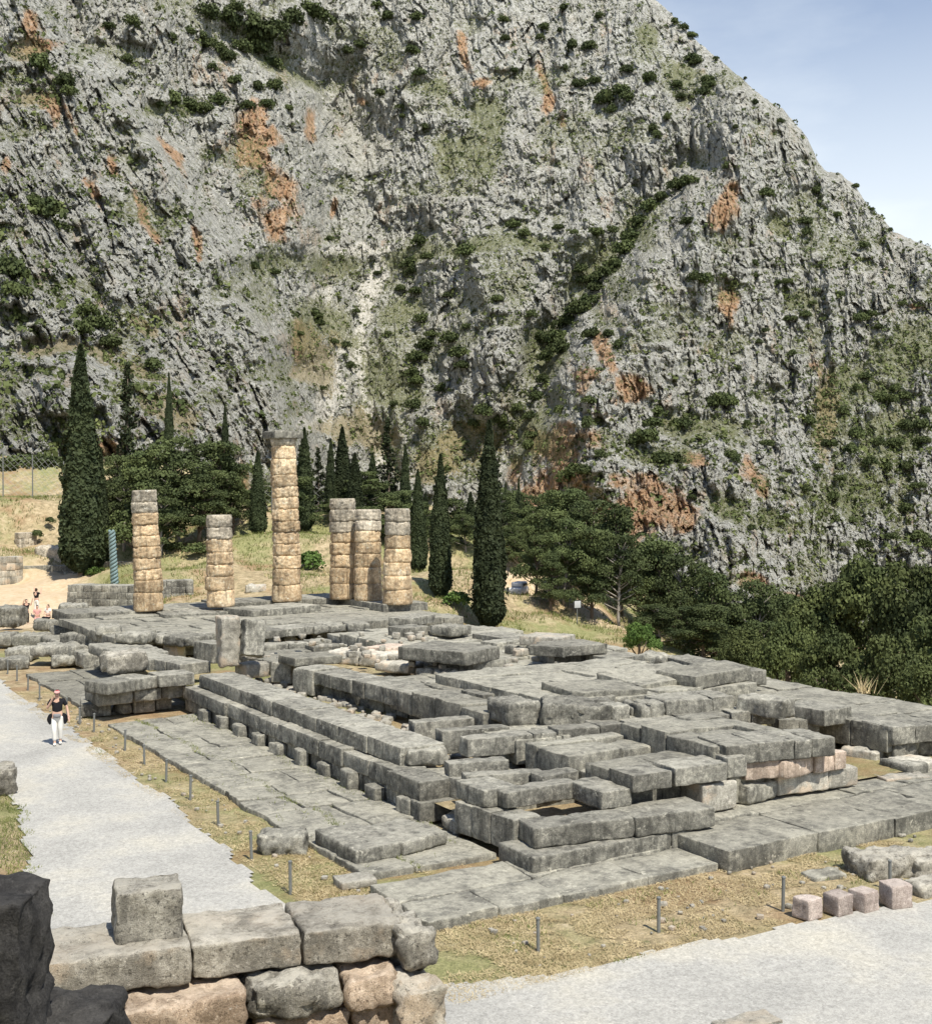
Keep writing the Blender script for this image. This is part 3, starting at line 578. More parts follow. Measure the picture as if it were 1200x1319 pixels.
run('rubble_wall', 'low wall of white pitted rubble stones', 'wall', [E(533, 860, 577, 866, 1.62, 1.1, .9, 'lichen', n=2, r=.16, amp=.1), E(578, 866, 621, 869, 1.6, 1.1, .9, 'lichen', n=2, r=.14, amp=.08), E(622, 868, 662, 862, 1.5, 1.1, .7, 'pale', n=3, r=.16, amp=.08)])
run('foundation_wall', 'pale stone course beside the pink fronted block', 'wall', [E(418, 838, 491, 844, 1.6, 1.1, 1.5, 'pale', n=[.6], r=.1, amp=.05)], G_)
L('pink fronted block behind the overhanging pale block', 497, 836, 531, 832, 1.7, 1.2, 1.2, mat='pink')
L('broad top slab of the right pile', 690, 826, 726, 833, 2.35, 1.98, 1.9, r=.04)
L('pale back slab of the right pile', 668, 819, 722, 822, 2.36, 2.0, 1.6, mat='pale', r=.05)
L('front top slab of the right pile', 726, 834, 752, 828, 2.33, 1.96, 1.4)
L('pale supporting block of the right pile', 723, 843, 752, 840, 1.95, 1.55, .8, mat='pale')
L('dark supporting slab in the shade of the right pile', 690, 838, 722, 845, 1.9, 1.5, 1.3)
L('small round stone beside the right pile', 662, 832, 671, 831, 1.95, 1.55, .6, r=.15)
L('small white stone tucked under the right pile', 673, 836, 684, 834, 1.9, 1.58, .5, mat='pale', r=.15)
L('long grey block right of the slab pile', 753, 842, 783, 848, 1.95, 1.55, 1.3)
L('stepped grey block before the dark rough rock', 802, 856, 822, 853, 1.9, 1.58, 1.3)
L('dark rough undercut rock on the platform edge', 815, 843, 849, 846, 2.2, 1.72, 1.2, r=.16, amp=.1)
L('long edge beam right of the dark rough rock', 849, 845, 884, 853, 2.1, 1.65, 1.2)
L('last long edge beam before the oaks', 884, 853, 936, 866, 2.1, 1.62, 1.5, r=.035)
def tilt(label, px, py, z, size, rz, rx, ry, mat='slab'):
    V, Qf = rockbox(size, ns(), .04, .03, .16, 1.0); p = atz(px, py, z); o = ob('tilted_slab', mk('tilted_slab', V, Qf, M[mat], True), (p[0], p[1], z-size[2]*.6), rz); o.rotation_euler = (rx, ry, rz); tag(o, label, 'stone slab')
tilt('smooth tilted slab in the middle of the raised platform', 845, 872, 2.1, (3.2, 2.0, .35), rad(3), rad(4), rad(-2))
tilt('dark streaked flat slab at the front of the raised platform', 765, 888, 2.06, (2.6, 1.7, .3), rad(-4), rad(2), rad(2))
tilt('flat slab with a shadowed edge behind the tilted slab', 905, 868, 2.2, (2.6, 1.6, .4), rad(8), rad(1), rad(-1))
tilt('thin slab lying at the left of the raised platform', 700, 868, 1.85, (2.2, 1.2, .3), rad(-6), rad(1), rad(1))
tilt('small slab leaning on the platform edge near the right pile', 820, 862, 1.95, (1.3, .8, .3), rad(12), rad(3), rad(-4))
tilt('low flat slab in the middle paved floor', 640, 873, 1.75, (2.4, 1.1, .3), rad(-3), rad(0), rad(1))
tilt('flat slab beside the pink stone course', 400, 848, 1.7, (2.0, 1.3, .3), rad(5), 0, rad(1))
# --- far left jumble
G2 = 'fallen blocks at the far corner'
def J(label, *a, mat='grey', **k): return loose('fallen_block', label, E(*a, mat=mat, r=.13, amp=.08, **k))
J('big rounded block at the left frame edge near the tourists', -14, 783, 24, 783, 1.15, .0, 1.6)
J('big rounded block right of the seated tourists', 76, 780, 114, 779, 1.5, .3, 1.6)
J('low rough block in front of the seated tourists', 43, 800, 76, 799, .9, .3, 1.2)
J('rough block behind the overhanging one in the far jumble', 65, 807, 92, 808, 1.0, .35, 1.4)
J('rounded block beside the start of the long wall', 76, 815, 118, 820, 1.3, .7, 1.6)
J('pale rounded block on the far floor', 124, 808, 157, 807, 1.95, 1.5, 1.2)
J('smooth rounded slab on the far floor edge', 148, 817, 184, 818, 1.85, 1.45, 1.3)
J('small squared block at the frame edge of the far jumble', -8, 817, 14, 817, .75, .1, 1.2)
J('long low block in the middle of the far jumble', 14, 818, 58, 818, .8, .1, 1.3)
J('small block right of the long low one in the far jumble', 59, 822, 76, 821, .75, .1, 1.0)
J('rounded boulder block in the lower far jumble', 5, 836, 40, 836, .6, .0, 1.3)
J('overhanging slab block above a dark hollow', 37, 832, 90, 832, .95, .42, 1.4)
J('squared block right of the dark hollow', 92, 833, 116, 831, .95, .1, 1.2)
J('flat block beside the first bollards', -6, 851, 38, 849, .45, .0, 1.4)
J('low block at the edge of the far paving', 66, 846, 97, 845, .55, .1, 1.0)
J('small pillar stone under the long wall end', 109, 843, 116, 844, .7, .1, .5)
J('second small pillar stone under the long wall end', 121, 850, 133, 850, .6, .1, .5)
J('dark pillar stone in the gap under the long wall end', 128, 838, 136, 839, .95, .1, .7)
run('foundation_wall', 'far start of the long wall with an overhanging slab end', 'wall', [E(112, 829, 131, 835, 1.42, .98, 2.0, r=.1), E(132, 836, 192, 850, 1.42, .98, 1.3, n=2), E(192, 848, 232, 856, 1.42, .98, 1.3, n=2), W(14.3, 58, 14.3, 48.5, 1.4, .9, 1.2, n=6, r=.1, amp=.05), W(13.4, 62.5, 13.4, 54, .8, .1, 1.0, n=6, r=.1, amp=.05)], G_)
# --- small stones near the west corner
for i, a in enumerate([(575, 1046, 600, 1050), (590, 1060, 612, 1062), (612, 1060, 634, 1066), (634, 1070, 650, 1078), (655, 1082, 672, 1086), (566, 1052, 586, 1060)]):
    loose('rubble_stone', 'small white rubble stone in the gap behind the chipped step', E(*a, zt=.36, zb=.08, dep=.4, mat='lichen', r=.14, amp=.06), 'rubble stones behind the lowest step')
L('grey slab raised above the near paving corner', 458, 1096, 518, 1085, .42, .1, 1.9, r=.07, amp=.03)
L('second raised slab between the corner slab and the rubble', 519, 1085, 577, 1070, .42, .1, 1.6, r=.07, amp=.03)
L('thin pale slab lying flat on dry grass at the paving corner', 440, 1138, 487, 1131, .16, .0, .55, mat='pale')
def boulder(name, label, px, py, z, size, mat, seed_, rz=0, sink=.12):
    V, Qf = rockbox(size, seed_, min(size)*.25, min(.07, min(size)*.14), .07, .8); p = atz(px, py, z); o = ob(name, mk(name, V, Qf, M[mat], True), p-np.array([0, 0, sink]), rz); return tag(o, label, 'boulder')
boulder('boulder', 'flat topped boulder on dry grass next to the bollards', 364, 1094, 0, (1.0, .8, .5), 'grey', 5, rad(-25))
boulder('boulder', 'round pale boulder cut by the left frame edge', -8, 1022, 0, (1.1, .9, .85), 'lichen', 6)
for i, (px, py, s, lb) in enumerate([(1140, 1122, (1.5, 1.0, .5), 'white weathered stone behind the bollard and pink cubes'), (1192, 1122, (1.0, .9, .45), 'white weathered stone at the right frame edge'), (1195, 1148, (.8, .6, .3), 'small pale stone right of the pink cubes'), (800, 1112, (1.3, .8, .12), 'thin flush stone in the dry grass strip'), (1060, 1128, (.8, .5, .15), 'thin pale stone behind the first pink cubes')]):
    boulder('field_stone', lb, px, py, 0, s, 'lichen' if i < 3 else 'slab', 40+i, rad(-12), .08)
boulder('field_stone', 'flat tan stone at the bottom edge of the gravel', 962, 1320, .0, (1.0, .45, .14), 'pale', 61, rad(-5), .07)
for i, (px, py) in enumerate([(1045, 1187), (1085, 1182), (1118, 1177), (1160, 1172)]):
    s = (.4, .4, .38) if i < 3 else (.46, .44, .44)
    V, Qf = rockbox(s, 70+i, .035, .012, .08, .6); p = atz(px, py, .0)
    tag(ob('stone_cube', mk('stone_cube', V, Qf, M['cube'], True), (p[0]+.1, p[1]+.2, 0), rad([4, 0, 3, -14][i])), ['first pink stone cube from the left on the gravel edge', 'second pink stone cube from the left on the gravel edge', 'third pink stone cube from the left, darker than the rest', 'rightmost pink stone cube, set apart beside the tall bollard'][i], 'stone cube', 'pink stone cubes by the path')
# --- foreground wall
fw = root('rubble_wall', atz(300, 1225, 2.3), 'foreground wall of big pale blocks over tan rubble courses', 'wall'); bpy.context.view_layer.update()
ZW = 3.05
KW = dict(res=.06, chip=.3)
for it in [E(40, 1245.8, 246, 1219.7, ZW, ZW-.38, 1.05, 'buff', r=.035, amp=.026, **KW), E(247, 1219.6, 389, 1201.6, ZW, ZW-.36, 1.05, 'buff', r=.03, amp=.024, **KW), E(390, 1201.5, 520, 1185, ZW, ZW-.38, 1.02, 'buff', r=.045, amp=.03, **KW),
           E(521, 1207, 566, 1198, ZW-.1, ZW-.52, 1.2, 'lichen', r=.1, amp=.11, res=.06),
           E(168, 1290, 322, 1266, ZW-.42, ZW-.86, 1.0, 'orange', r=.06, amp=.05, **KW), E(326, 1260, 446, 1242, ZW-.40, ZW-.76, 1.0, 'lichen', r=.12, amp=.08, res=.06), E(450, 1252, 516, 1241, ZW-.46, ZW-.80, .8, 'orange', r=.07, amp=.07, res=.06), E(517, 1268, 578, 1257, ZW-.55, ZW-1.15, 1.2, 'buff', r=.09, amp=.08, res=.06),
           E(60, 1316, 168, 1300, ZW-.5, ZW-.9, 1.0, 'buff', r=.06, amp=.05, **KW), E(180, 1330, 330, 1311, ZW-.90, ZW-1.4, 1.0, 'orange', r=.07, amp=.05, **KW), E(332, 1302, 450, 1288, ZW-.80, ZW-1.3, 1.0, 'orange', r=.07, amp=.05, **KW), E(452, 1289, 520, 1281, ZW-.83, ZW-1.4, 1.0, 'orange', r=.05, amp=.04, **KW)]:
    for o in edge_block(parent=fw, **it):
        if it['zt'] < ZW-.3: o.location += Vector((-.13, -.27, 0))
for k_ in range(3):
    zt = ZW-1.3-.5*k_; pa, pb = atz(60, 1240, ZW), atz(575, 1180, ZW)
    edge_block(pa+np.array([0, .0, 0]), pb, zt, zt-.52, 1.1, M['buff'], 6, parent=fw, r=.1, amp=.05)
pa, pb = atz(60, 1240, ZW), atz(520, 1186, ZW); dv = (pb-pa)/np.linalg.norm(pb-pa); nv = np.array([-dv[1], dv[0], 0])
edge_block(pa+nv*.3, pb+nv*.3, ZW-.36, ZW-2.4, .6, M['orange'], 5, name='wall_core', parent=fw)
pb_ = atz(186, 1212, ZW); V, Qf = rockbox((.68, .6, .56), 33, .03, .03, .035, .7)
o = tag(ob('stone_block', mk('stone_block', V, Qf, M['lichen'], True), pb_+np.array([.1, .22, -.02]), rad(-12)), 'rough pitted pale block standing on the foreground wall', 'stone block')
def rock_at(name, label, px, py, d, size, mat, sd, rz):
    V, Qf = rockbox(size, sd, min(size)*.12, .07, .06, .8); p = atd(px, py, d); return tag(ob(name, mk(name, V, Qf, M[mat], True), (p[0], p[1], p[2]-size[2]), rz), label, 'rock')
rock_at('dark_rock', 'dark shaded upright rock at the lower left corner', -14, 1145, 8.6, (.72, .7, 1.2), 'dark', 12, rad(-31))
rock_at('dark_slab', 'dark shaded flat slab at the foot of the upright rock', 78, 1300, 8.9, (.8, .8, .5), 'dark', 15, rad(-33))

# near bank under the viewpoint
A, B = np.meshgrid(np.linspace(-14, 6, 50), np.linspace(-6, 12.2, 50)); n_ = A.shape
dd = B.ravel(); ll = A.ravel(); zz = np.interp(dd, [-6, 2, 5, 8, 11.5, 12.2], [6.2, 6.0, 5.0, 3.55, 1.9, 1.3])*(1-sst(ll, .2, 5.5)*sst(dd, 3, 7)); zz = np.minimum(zz, 7.4-.47*dd-.12)+.1*fbm2(ll, dd, 3, 2)
XY = np.outer(ll, RV[:2])+np.outer(dd, FV[:2]); ix = np.arange(len(ll)).reshape(n_)
Q = np.stack([ix[:-1, :-1], ix[:-1, 1:], ix[1:, 1:], ix[1:, :-1]], -1).reshape(-1, 4)
tag(ob('hillside', mk('hillside', np.column_stack([XY, zz]), Q, M['ground'], True)), 'dry bank under the viewpoint', None, None, 'structure')

# ================================================================== COLUMNS
def drum(r0, r1, h, sd, er=.5):
    n, m = 60, 16; th = np.linspace(0, 2*np.pi, n, endpoint=False); k = np.linspace(0, 1, m)
    Tg, K = np.meshgrid(th, k); Tg = Tg.ravel(); K = K.ravel(); R_ = r0+(r1-r0)*K
    p = np.stack([np.cos(Tg), np.sin(Tg), K*h/r0], 1)
    ed = np.minimum(K, 1-K); nz = fbm(p*1.9+sd*5.1, 3, 4); nf = fbm(p*6+sd*3.3, 4, 8); nj = fbm(p*2.6+sd*9.7, 2, 14)
    jo = np.exp(-(ed/.07)**2)*.035+np.exp(-(ed/.13)**2)*.2*er*np.clip(nj+.02, 0, 1)
    R_ = R_*(1+.08*nz*er+.07*nf*(.4+er)-jo*1.3-.22*er*np.clip(nz-.18, 0, 1))
    V = np.stack([R_*np.cos(Tg), R_*np.sin(Tg), K*h], 1)
    Q = [[j*n+i, j*n+(i+1) % n, (j+1)*n+(i+1) % n, (j+1)*n+i] for j in range(m-1) for i in range(n)]
    V = np.concatenate([V, [[0, 0, 0], [0, 0, h]]]); T = [[n*m, (i+1) % n, i] for i in range(n)]+[[n*m+1, (m-1)*n+i, (m-1)*n+(i+1) % n] for i in range(n)]
    return V, Q, T
COLS = [(192, 786, 631, [.56, .36, .33, .34, .34, .33, .34, .34, .33, .36], 2, 'shorter column of tan drums at the left of the row', .95),
        (284, 781, 663, [.52, .42, .38, .38, .42, .36, .38], 2, 'shortest tan column, second from the left', .95),
        (370, 774, 574, [.62, .6, .48, .44, .44, .4, .44, .44, .4, .44, .58, .5], 0, 'tallest column, the only one still carrying a capital', .97),
        (443, 771, 642, [.6, .6, .5, .45, .4, .42, .45, .42], 3, 'grey topped column, leftmost of the tight group of three', .9),
        (474, 773, 656, [.75, .7, .6, .5, .5, .45, .48], 2, 'middle column of the tight group of three', 1.0),
        (512, 778, 655, [.55, .5, .5, .5, .5, .5, .48], 2, 'rightmost column of the tight group of three', 1.0)]
for ci, (px, yb, yt, hs, ng, lb, k) in enumerate(COLS):
    p = atz(px, yb, 2.0 if ci else 1.86); _, d = hpos(p[0], p[1]); H = (yb-yt)/FPX*d*1.0
    r0 = 19.4/FPX*d*(.96 if ci < 2 else .98); r1 = r0*(.84 if ci == 2 else .86)
    c = root('column', p, lb, 'column', 'standing temple columns'); s = sum(hs); z = 0
    for i, h in enumerate(hs):
        h = h/s*H; f0 = z/H; f1 = (z+h)/H
        kq = random.uniform(.95, 1.03); V, Q, T = drum((r0+(r1-r0)*f0)*kq, (r0+(r1-r0)*f1)*kq, h, ci*17+i, (.25 if i < 2 else .75)*(.75 if ci > 3 else 1))
        mt = M['tangrey'] if i >= len(hs)-ng else M['tan']
        o = ob('drum', mk('drum', V, Q, mt, True, T), (random.uniform(-.03, .03), random.uniform(-.03, .03), z), 0, c); z += h
        if i >= len(hs)-ng and ng: o['label'] = 'grey lichened upper drum'
    if ci == 2:
        mb = MB(); mb.tube([(0, 0, z), (0, 0, z+.16), (0, 0, z+.4)], [r1*.95, r1*1.0, r1*1.1], 28)
        o = ob('capital', mb.mesh('capital', M['tangrey'], True), parent=c)
        V, Qf = rockbox((r1*2.4, r1*2.4, .42), 9, .06, .04, .12); ob('abacus', mk('abacus', V, Qf, M['grey'], True), (0, 0, z+.37), rad(0), o)
    c.rotation_euler = (0, rad([-2.2, -.6, -1.4, -.8, 0, -.4][ci]), 0)
# serpent column replica
sp_ = atd(148, 758, 90); mb = MB(); Hs = 4.3
r = root('twisted_column', sp_, 'slender twisted verdigris bronze column beside the cypress', 'column')
for k_ in range(3):
    t_ = np.linspace(0, 1, 150); a_ = t_*2*np.pi*5.2+k_*2.094; rr = .19*(1-.18*t_); mb = MB()
    mb.tube(np.stack([rr*np.cos(a_)-.22*t_, rr*np.sin(a_), t_*Hs], 1), .13*(1-.15*t_), 8); ob('coil', mb.mesh('coil', M['bronze'], True), parent=r)
mb = MB(); mb.tube([(0, 0, -.3), (0, 0, .05)], [.45, .42], 20); ob('base', mb.mesh('base', M['grey']), parent=r)
# altar and terrace walls beyond
def masonry(name, label, a, b, courses, h, dep, n, mat='grey', cat='wall', stepb=0.0):
    items = []; a = np.array(a); b = np.array(b); zb = min(a[2], b[2])-.6; d = (b-a)/np.linalg.norm(b-a); nn = np.array([-d[1], d[0], 0])
    for i in range(courses):
        items.append(dict(p0=a+nn*stepb*i, p1=b+nn*stepb*i, zt=zb+(i+1)*h, zb=zb+i*h+.004, dep=dep, mat=M[mat], n=n+(i % 2), gap=.02, jit=.02, r=.025, amp=.008, res=.4, chip=.4))
    return run(name, label, cat, items)
masonry('altar', 'long stepped altar of regular grey blocks behind the left column', atd(84, 796, 82), atd(172, 792, 81), 6, .47, 1.6, 7, cat='altar', stepb=.06)
masonry('altar_wall', 'grey block wall right of the left column with a dark notch', atd(196, 780, 85), atd(250, 776, 86), 5, .46, 1.4, 5, stepb=.05)
masonry('terrace_wall', 'wall of pale squared blocks at the left frame edge', atd(-40, 765, 94), atd(30, 742, 99), 6, .55, 1.0, 7, 'pale')
masonry('terrace_wall', 'low grey wall below the big cypress', atd(30, 742, 100), atd(100, 742, 101), 3, .5, .9, 6, 'grey')
masonry('terrace_wall', 'low pale block row beside the twisted column', atd(112, 742, 99), atd(168, 738, 98), 4, .45, 1.0, 5, 'pale')
masonry('terrace_wall', 'short ruined wall stump on the grassy bank', atd(25, 722, 105), atd(48, 720, 106), 6, .5, 1.2, 2, 'tangrey')
for i, a in enumerate([(70, 728, 103, (3.0, 1.6, 2.2)), (115, 738, 99, (2.2, .8, .7)), (265, 745, 91, (1.6, .7, .6)), (240, 770, 87, (1.0, .6, .45)), (545, 790, 80, (1.6, .9, .5)), (330, 755, 88, (1.5, 1.0, .6))]):
    p = atd(*a[:3]); V, Qf = rockbox(a[3], 200+i, min(a[3])*.3, .12, .25, 1.2)
    tag(ob('bank_stone', mk('bank_stone', V, Qf, M['tangrey' if i < 1 else 'pale'], True), (p[0], p[1], p[2]-.5), rad(-30)), ['brown ruined wall heap on the bank left of the big cypress', 'long pale stone left of the twisted column base', 'pale stone on the bank behind the second column', 'small white stone beside the green bush', 'low stone at the grass edge right of the columns', 'stone on the bank left of the tallest column'][i], 'stone')

# ================================================================== POSTS
def bollard(px, py, hgt, lb, g):
    p = atz(px, py, 0); r_ = root('bollard', p, lb, 'bollard', g)
    return r_
mbp = MB(); mbp.tube([(0, 0, -.1), (0, 0, .58)], [.032, .032], 10); me_p = mbp.mesh('post', M['post'], False)
mbc = MB(); mbc.tube([(0, 0, .58), (0, 0, .6), (0, 0, .615)], [.042, .042, .02], 10); me_c = mbc.mesh('cap', M['post'], False)
left = [(10, 868), (22, 877), (36, 889), (51, 901), (86, 922), (103, 933), (121, 943), (161, 967), (186, 985), (214, 1007), (245, 1031), (281, 1063), (324, 1107), (374, 1151)]
right = [(693, 1226), (848, 1200), (1008, 1173), (1146, 1146)]
for i, (px, py) in enumerate(left+right):
    p = atz(px, py, 0); h_ = [1, 1.05, .95][i % 3]
    r_ = root('bollard', (p[0], p[1], 0), 'thin grey metal post on the dry grass verge of the left gravel path' if i < 14 else ['thin metal post nearest the foreground wall end', 'thin metal post between the wall end and the pink cubes', 'thin metal post just left of the pink cubes', 'thin metal post behind the rightmost pink cube'][i-14], 'bollard', 'thin posts along the path')
    r_.rotation_euler = (random.uniform(-.03, .03), random.uniform(-.03, .03), 0); r_.scale = (1, 1, h_)
    a = ob('post', me_p, parent=r_); b = ob('cap', me_c, parent=r_)

# ================================================================== VEGETATION
def quads(C, N, s, asp=1.0, jitter=.35):
    """leaf sized faces at C facing N"""
    C = np.asarray(C); n = len(C); N = N+rng.normal(0, jitter, (n, 3)); N /= np.linalg.norm(N, axis=1)[:, None]+1e-9
    A = np.cross(N, rng.normal(0, 1, (n, 3))); A /= np.linalg.norm(A, axis=1)[:, None]+1e-9; B = np.cross(N, A)
    s = np.broadcast_to(np.asarray(s, float), (n,))[:, None]*rng.uniform(.6, 1.3, (n, 1)); A = A*s; B = B*s*asp
    V = np.stack([C-A*.5-B*.2, C+A*.1-B*.55, C+A*.55+B*.1, C-A*.05+B*.5], 1).reshape(-1, 3)
    return V, np.arange(n*4).reshape(-1, 4)
def sph(n):
    v = rng.normal(0, 1, (n, 3)); return v/np.linalg.norm(v, axis=1)[:, None]
def clump(mb, c, r, n, s, flat=1.0, jit=.5):
    d = sph(n); d[:, 2] = np.where(d[:, 2] < -.35, -d[:, 2], d[:, 2]); rad_ = rng.uniform(.45, 1.0, n)**.5
    nz = 1+.35*vnoise(d*2.2+rng.uniform(0, 50), 3)
    P = np.array(c)+d*(rad_*nz)[:, None]*np.array([r, r, r*flat]); V, Q = quads(P, d, s, 1, jit); mb.add(V, Q)
def cypress_mesh(H, R, n, s, sd, taper=.55):
    mb = MB(); k = rng.uniform(0, 1, n)**1.15; prof = np.minimum(1, (k/.08)**.6)*(1-k**1.9)**.75*(1-.25*k)
    a = rng.uniform(0, 2*np.pi, n); lump = 1+.4*fbm(np.stack([np.cos(a)*2, np.sin(a)*2, k*H*.55], 1)+sd*9, 3, sd)
    rr = R*prof*lump*rng.uniform(.62, 1.04, n)**.5
    P = np.stack([rr*np.cos(a), rr*np.sin(a), .25+k*(H-.25)], 1); N = np.stack([np.cos(a), np.sin(a), np.full(n, .45)], 1)
    V, Q = quads(P, N, s, 1.5, .75); mb.add(V, Q)
    for q in range(110):                                     # stray shoots breaking the outline
        k0 = random.random()*.86; a0 = random.uniform(0, 6.28); r0 = R*min(1, (k0/.08)**.6)*(1-k0**1.9)**.75*(1-.25*k0)
        t_ = rng.uniform(0, 1, 22); L_ = random.uniform(.35, .85)*(1.15-k0); ro = r0*random.uniform(.8, 1.02)+.05*t_
        P = np.stack([(ro+.16*t_*R)*math.cos(a0), (ro+.16*t_*R)*math.sin(a0), k0*H+L_*t_], 1)+rng.normal(0, .05, (22, 3)); V, Q = quads(P, np.tile([math.cos(a0), math.sin(a0), .3], (22, 1)), s*.9, 1.4, .8); mb.add(V, Q)
    return mb
def trunk(H, r0, r1, lean=(0, 0), n=6):
    mb = MB(); t = np.linspace(0, 1, n); mb.tube(np.stack([lean[0]*t**1.5, lean[1]*t, -.5+t*(H+.5)], 1)+np.c_[np.zeros((n, 2)), np.zeros(n)]+rng.normal(0, .04, (n, 3)), r0+(r1-r0)*t, 8); return mb
protos = {}
def build_tree(key, name, crown_mb, trunk_mb, matc, matt='bark', extra=None):
    protos[key] = (name, crown_mb.mesh('crown', M[matc]), trunk_mb.mesh('trunk', M[matt], True), extra.mesh('branches', M[matt], True) if extra else None)
def plant(key, p, label, cat, group, sc=(1, 1, 1), rz=None):
    name, c, t, e = protos[key]; r_ = root(name, p, label, cat, group, random.uniform(0, 6.28) if rz is None else rz); r_.scale = sc
    ob('trunk', t, parent=r_); ob('crown', c, parent=r_)
    if e: ob('branches', e, parent=r_)
    return r_
for i in range(3):
    cr = cypress_mesh(10, 1.0, 22000, .15, i+1); build_tree('cyp%d' % i, 'cypress_tree', cr, trunk(3, .22, .12), 'cyp')
# big cypresses
def onground(px, yt, yb, d):
    p = atd(px, yb, d); z = float(height(np.array([[p[0], p[1]]]))[0]); zt = atd(px, yt, d)[2]
    return np.array([p[0], p[1], z]), zt-z
def cyp(px, yt, yb, w, d, lb, i):
    p, H = onground(px, yt-(8 if w < 30 else 4), yb, d); R = w/2/FPX*d
    return plant('cyp%d' % (i % 3), (p[0], p[1], p[2]-.1), lb, 'cypress', 'cypress trees beyond the temple', (R, R, H/10))
cyp(105, 448, 738, 54, 96, 'large dark cypress standing left of the columns', 0)
cyp(630, 545, 815, 44, 81, 'large dark cypress standing alone right of the columns', 1)
cyp(567, 588, 772, 30, 86, 'medium cypress between the rightmost column and the lone large cypress', 2)
for i, a in enumerate([(130, 585, 735, 22, 99, 'slim cypress half hidden behind the big left cypress'), (218, 488, 650, 17, 112, 'slim spire of a cypress above the left pine clump'), (290, 528, 660, 15, 112, 'very thin cypress spire left of the tallest column'), (332, 588, 688, 22, 103, 'short dark cypress just left of the tallest column'), (392, 558, 680, 26, 108, 'dark cypress just right of the tallest column'),
                       (426, 572, 672, 16, 113, 'slim cypress behind the left of the tight column group'), (441, 557, 672, 26, 114, 'pointed cypress above the tight column group'), (457, 590, 672, 24, 110, 'broad short cypress above the middle column'), (522, 580, 700, 18, 112, 'slim cypress behind the rightmost column'), (538, 612, 740, 24, 96, 'dark cypress touching the right side of the rightmost column'), (651, 628, 720, 13, 116, 'thin cypress right of the lone large cypress'), (668, 622, 720, 13, 120, 'second thin cypress right of the lone large cypress'), (480, 590, 690, 20, 118, 'cypress in the dark row behind the tight columns'), (548, 640, 730, 14, 108, 'small slim cypress in the gap beside the medium cypress'), (606, 640, 735, 16, 108, 'slim cypress just left of the lone large cypress')]):
    cyp(*a, i)
# open firs
for i in range(2):
    cr = MB(); br = MB(); H = 9.
    for k_ in range(70):
        z = 1.2+(H-1.4)*(k_/70)**.9; L_b = (1-z/H)*2.1*random.uniform(.6, 1.15)+.15; a = random.uniform(0, 6.28); dx, dy = math.cos(a), math.sin(a)
        br.tube([(0, 0, z), (dx*L_b*.6, dy*L_b*.6, z-.03), (dx*L_b, dy*L_b, z+.14)], [.035, .025, .01], 4)
        n = int(26*L_b)+14; t_ = rng.uniform(.15, 1, n); P = np.stack([dx*L_b*t_, dy*L_b*t_, z+.1*t_*t_], 1)+rng.normal(0, .10, (n, 3)); V, Q = quads(P, np.tile([0, 0, 1.], (n, 1)), .2, 1.3, .6); cr.add(V, Q)
    build_tree('fir%d' % i, 'fir_tree', cr, trunk(H, .16, .02), 'cyp', 'bark', br)
def by_px(key, px, yt, yb, d, lb, cat, g, H, w=None, R=1):
    p, h = onground(px, yt, yb, d); h /= H; k = (w/2/FPX*d/R) if w else h
    return plant(key, (p[0], p[1], p[2]-.1), lb, cat, g, (k, k, h))
GF = 'firs behind the columns'
by_px('fir0', 165, 462, 640, 110, 'open branched fir behind the pines at left', 'fir', GF, 9, 58, 2)
by_px('fir1', 500, 535, 680, 114, 'tall dark fir behind the tight column group', 'fir', GF, 9, 50, 2)
by_px('fir0', 410, 575, 680, 118, 'small fir between the tallest column and the tight group', 'fir', GF, 9, 34, 2)
# pines: a few flat clouds of needles
for i in range(4):
    cr = MB(); br = MB(); H = 8.; lean = (random.uniform(-1, 1), random.uniform(-1, 1)); pts = []
    for k_ in range(34):
        a = random.uniform(0, 6.28); z = random.uniform(1.9, 7.7); rr = random.uniform(.3, 2.9)*(1-.5*(max(z, 2.6)-2.6)/5.0)
        c = (lean[0]*(z/H)**1.5+rr*math.cos(a), lean[1]*z/H+rr*math.sin(a), z); r_c = random.uniform(.6, 1.25)
        clump(cr, c, r_c, int(480*r_c*r_c), .15, .6, .7); br.tube([(lean[0]*((z-1)/H)**1.5, lean[1]*(z-1)/H, z-1.0), ((c[0]+lean[0]*.5)*.6, c[1]*.6, z-.45), c], [.07, .05, .02], 5)
    build_tree('pine%d' % i, 'pine_tree', cr, trunk(6.8, .19, .06, lean), 'pine', 'palebark' if i % 2 else 'bark', br)
GP = 'pines beyond the temple'
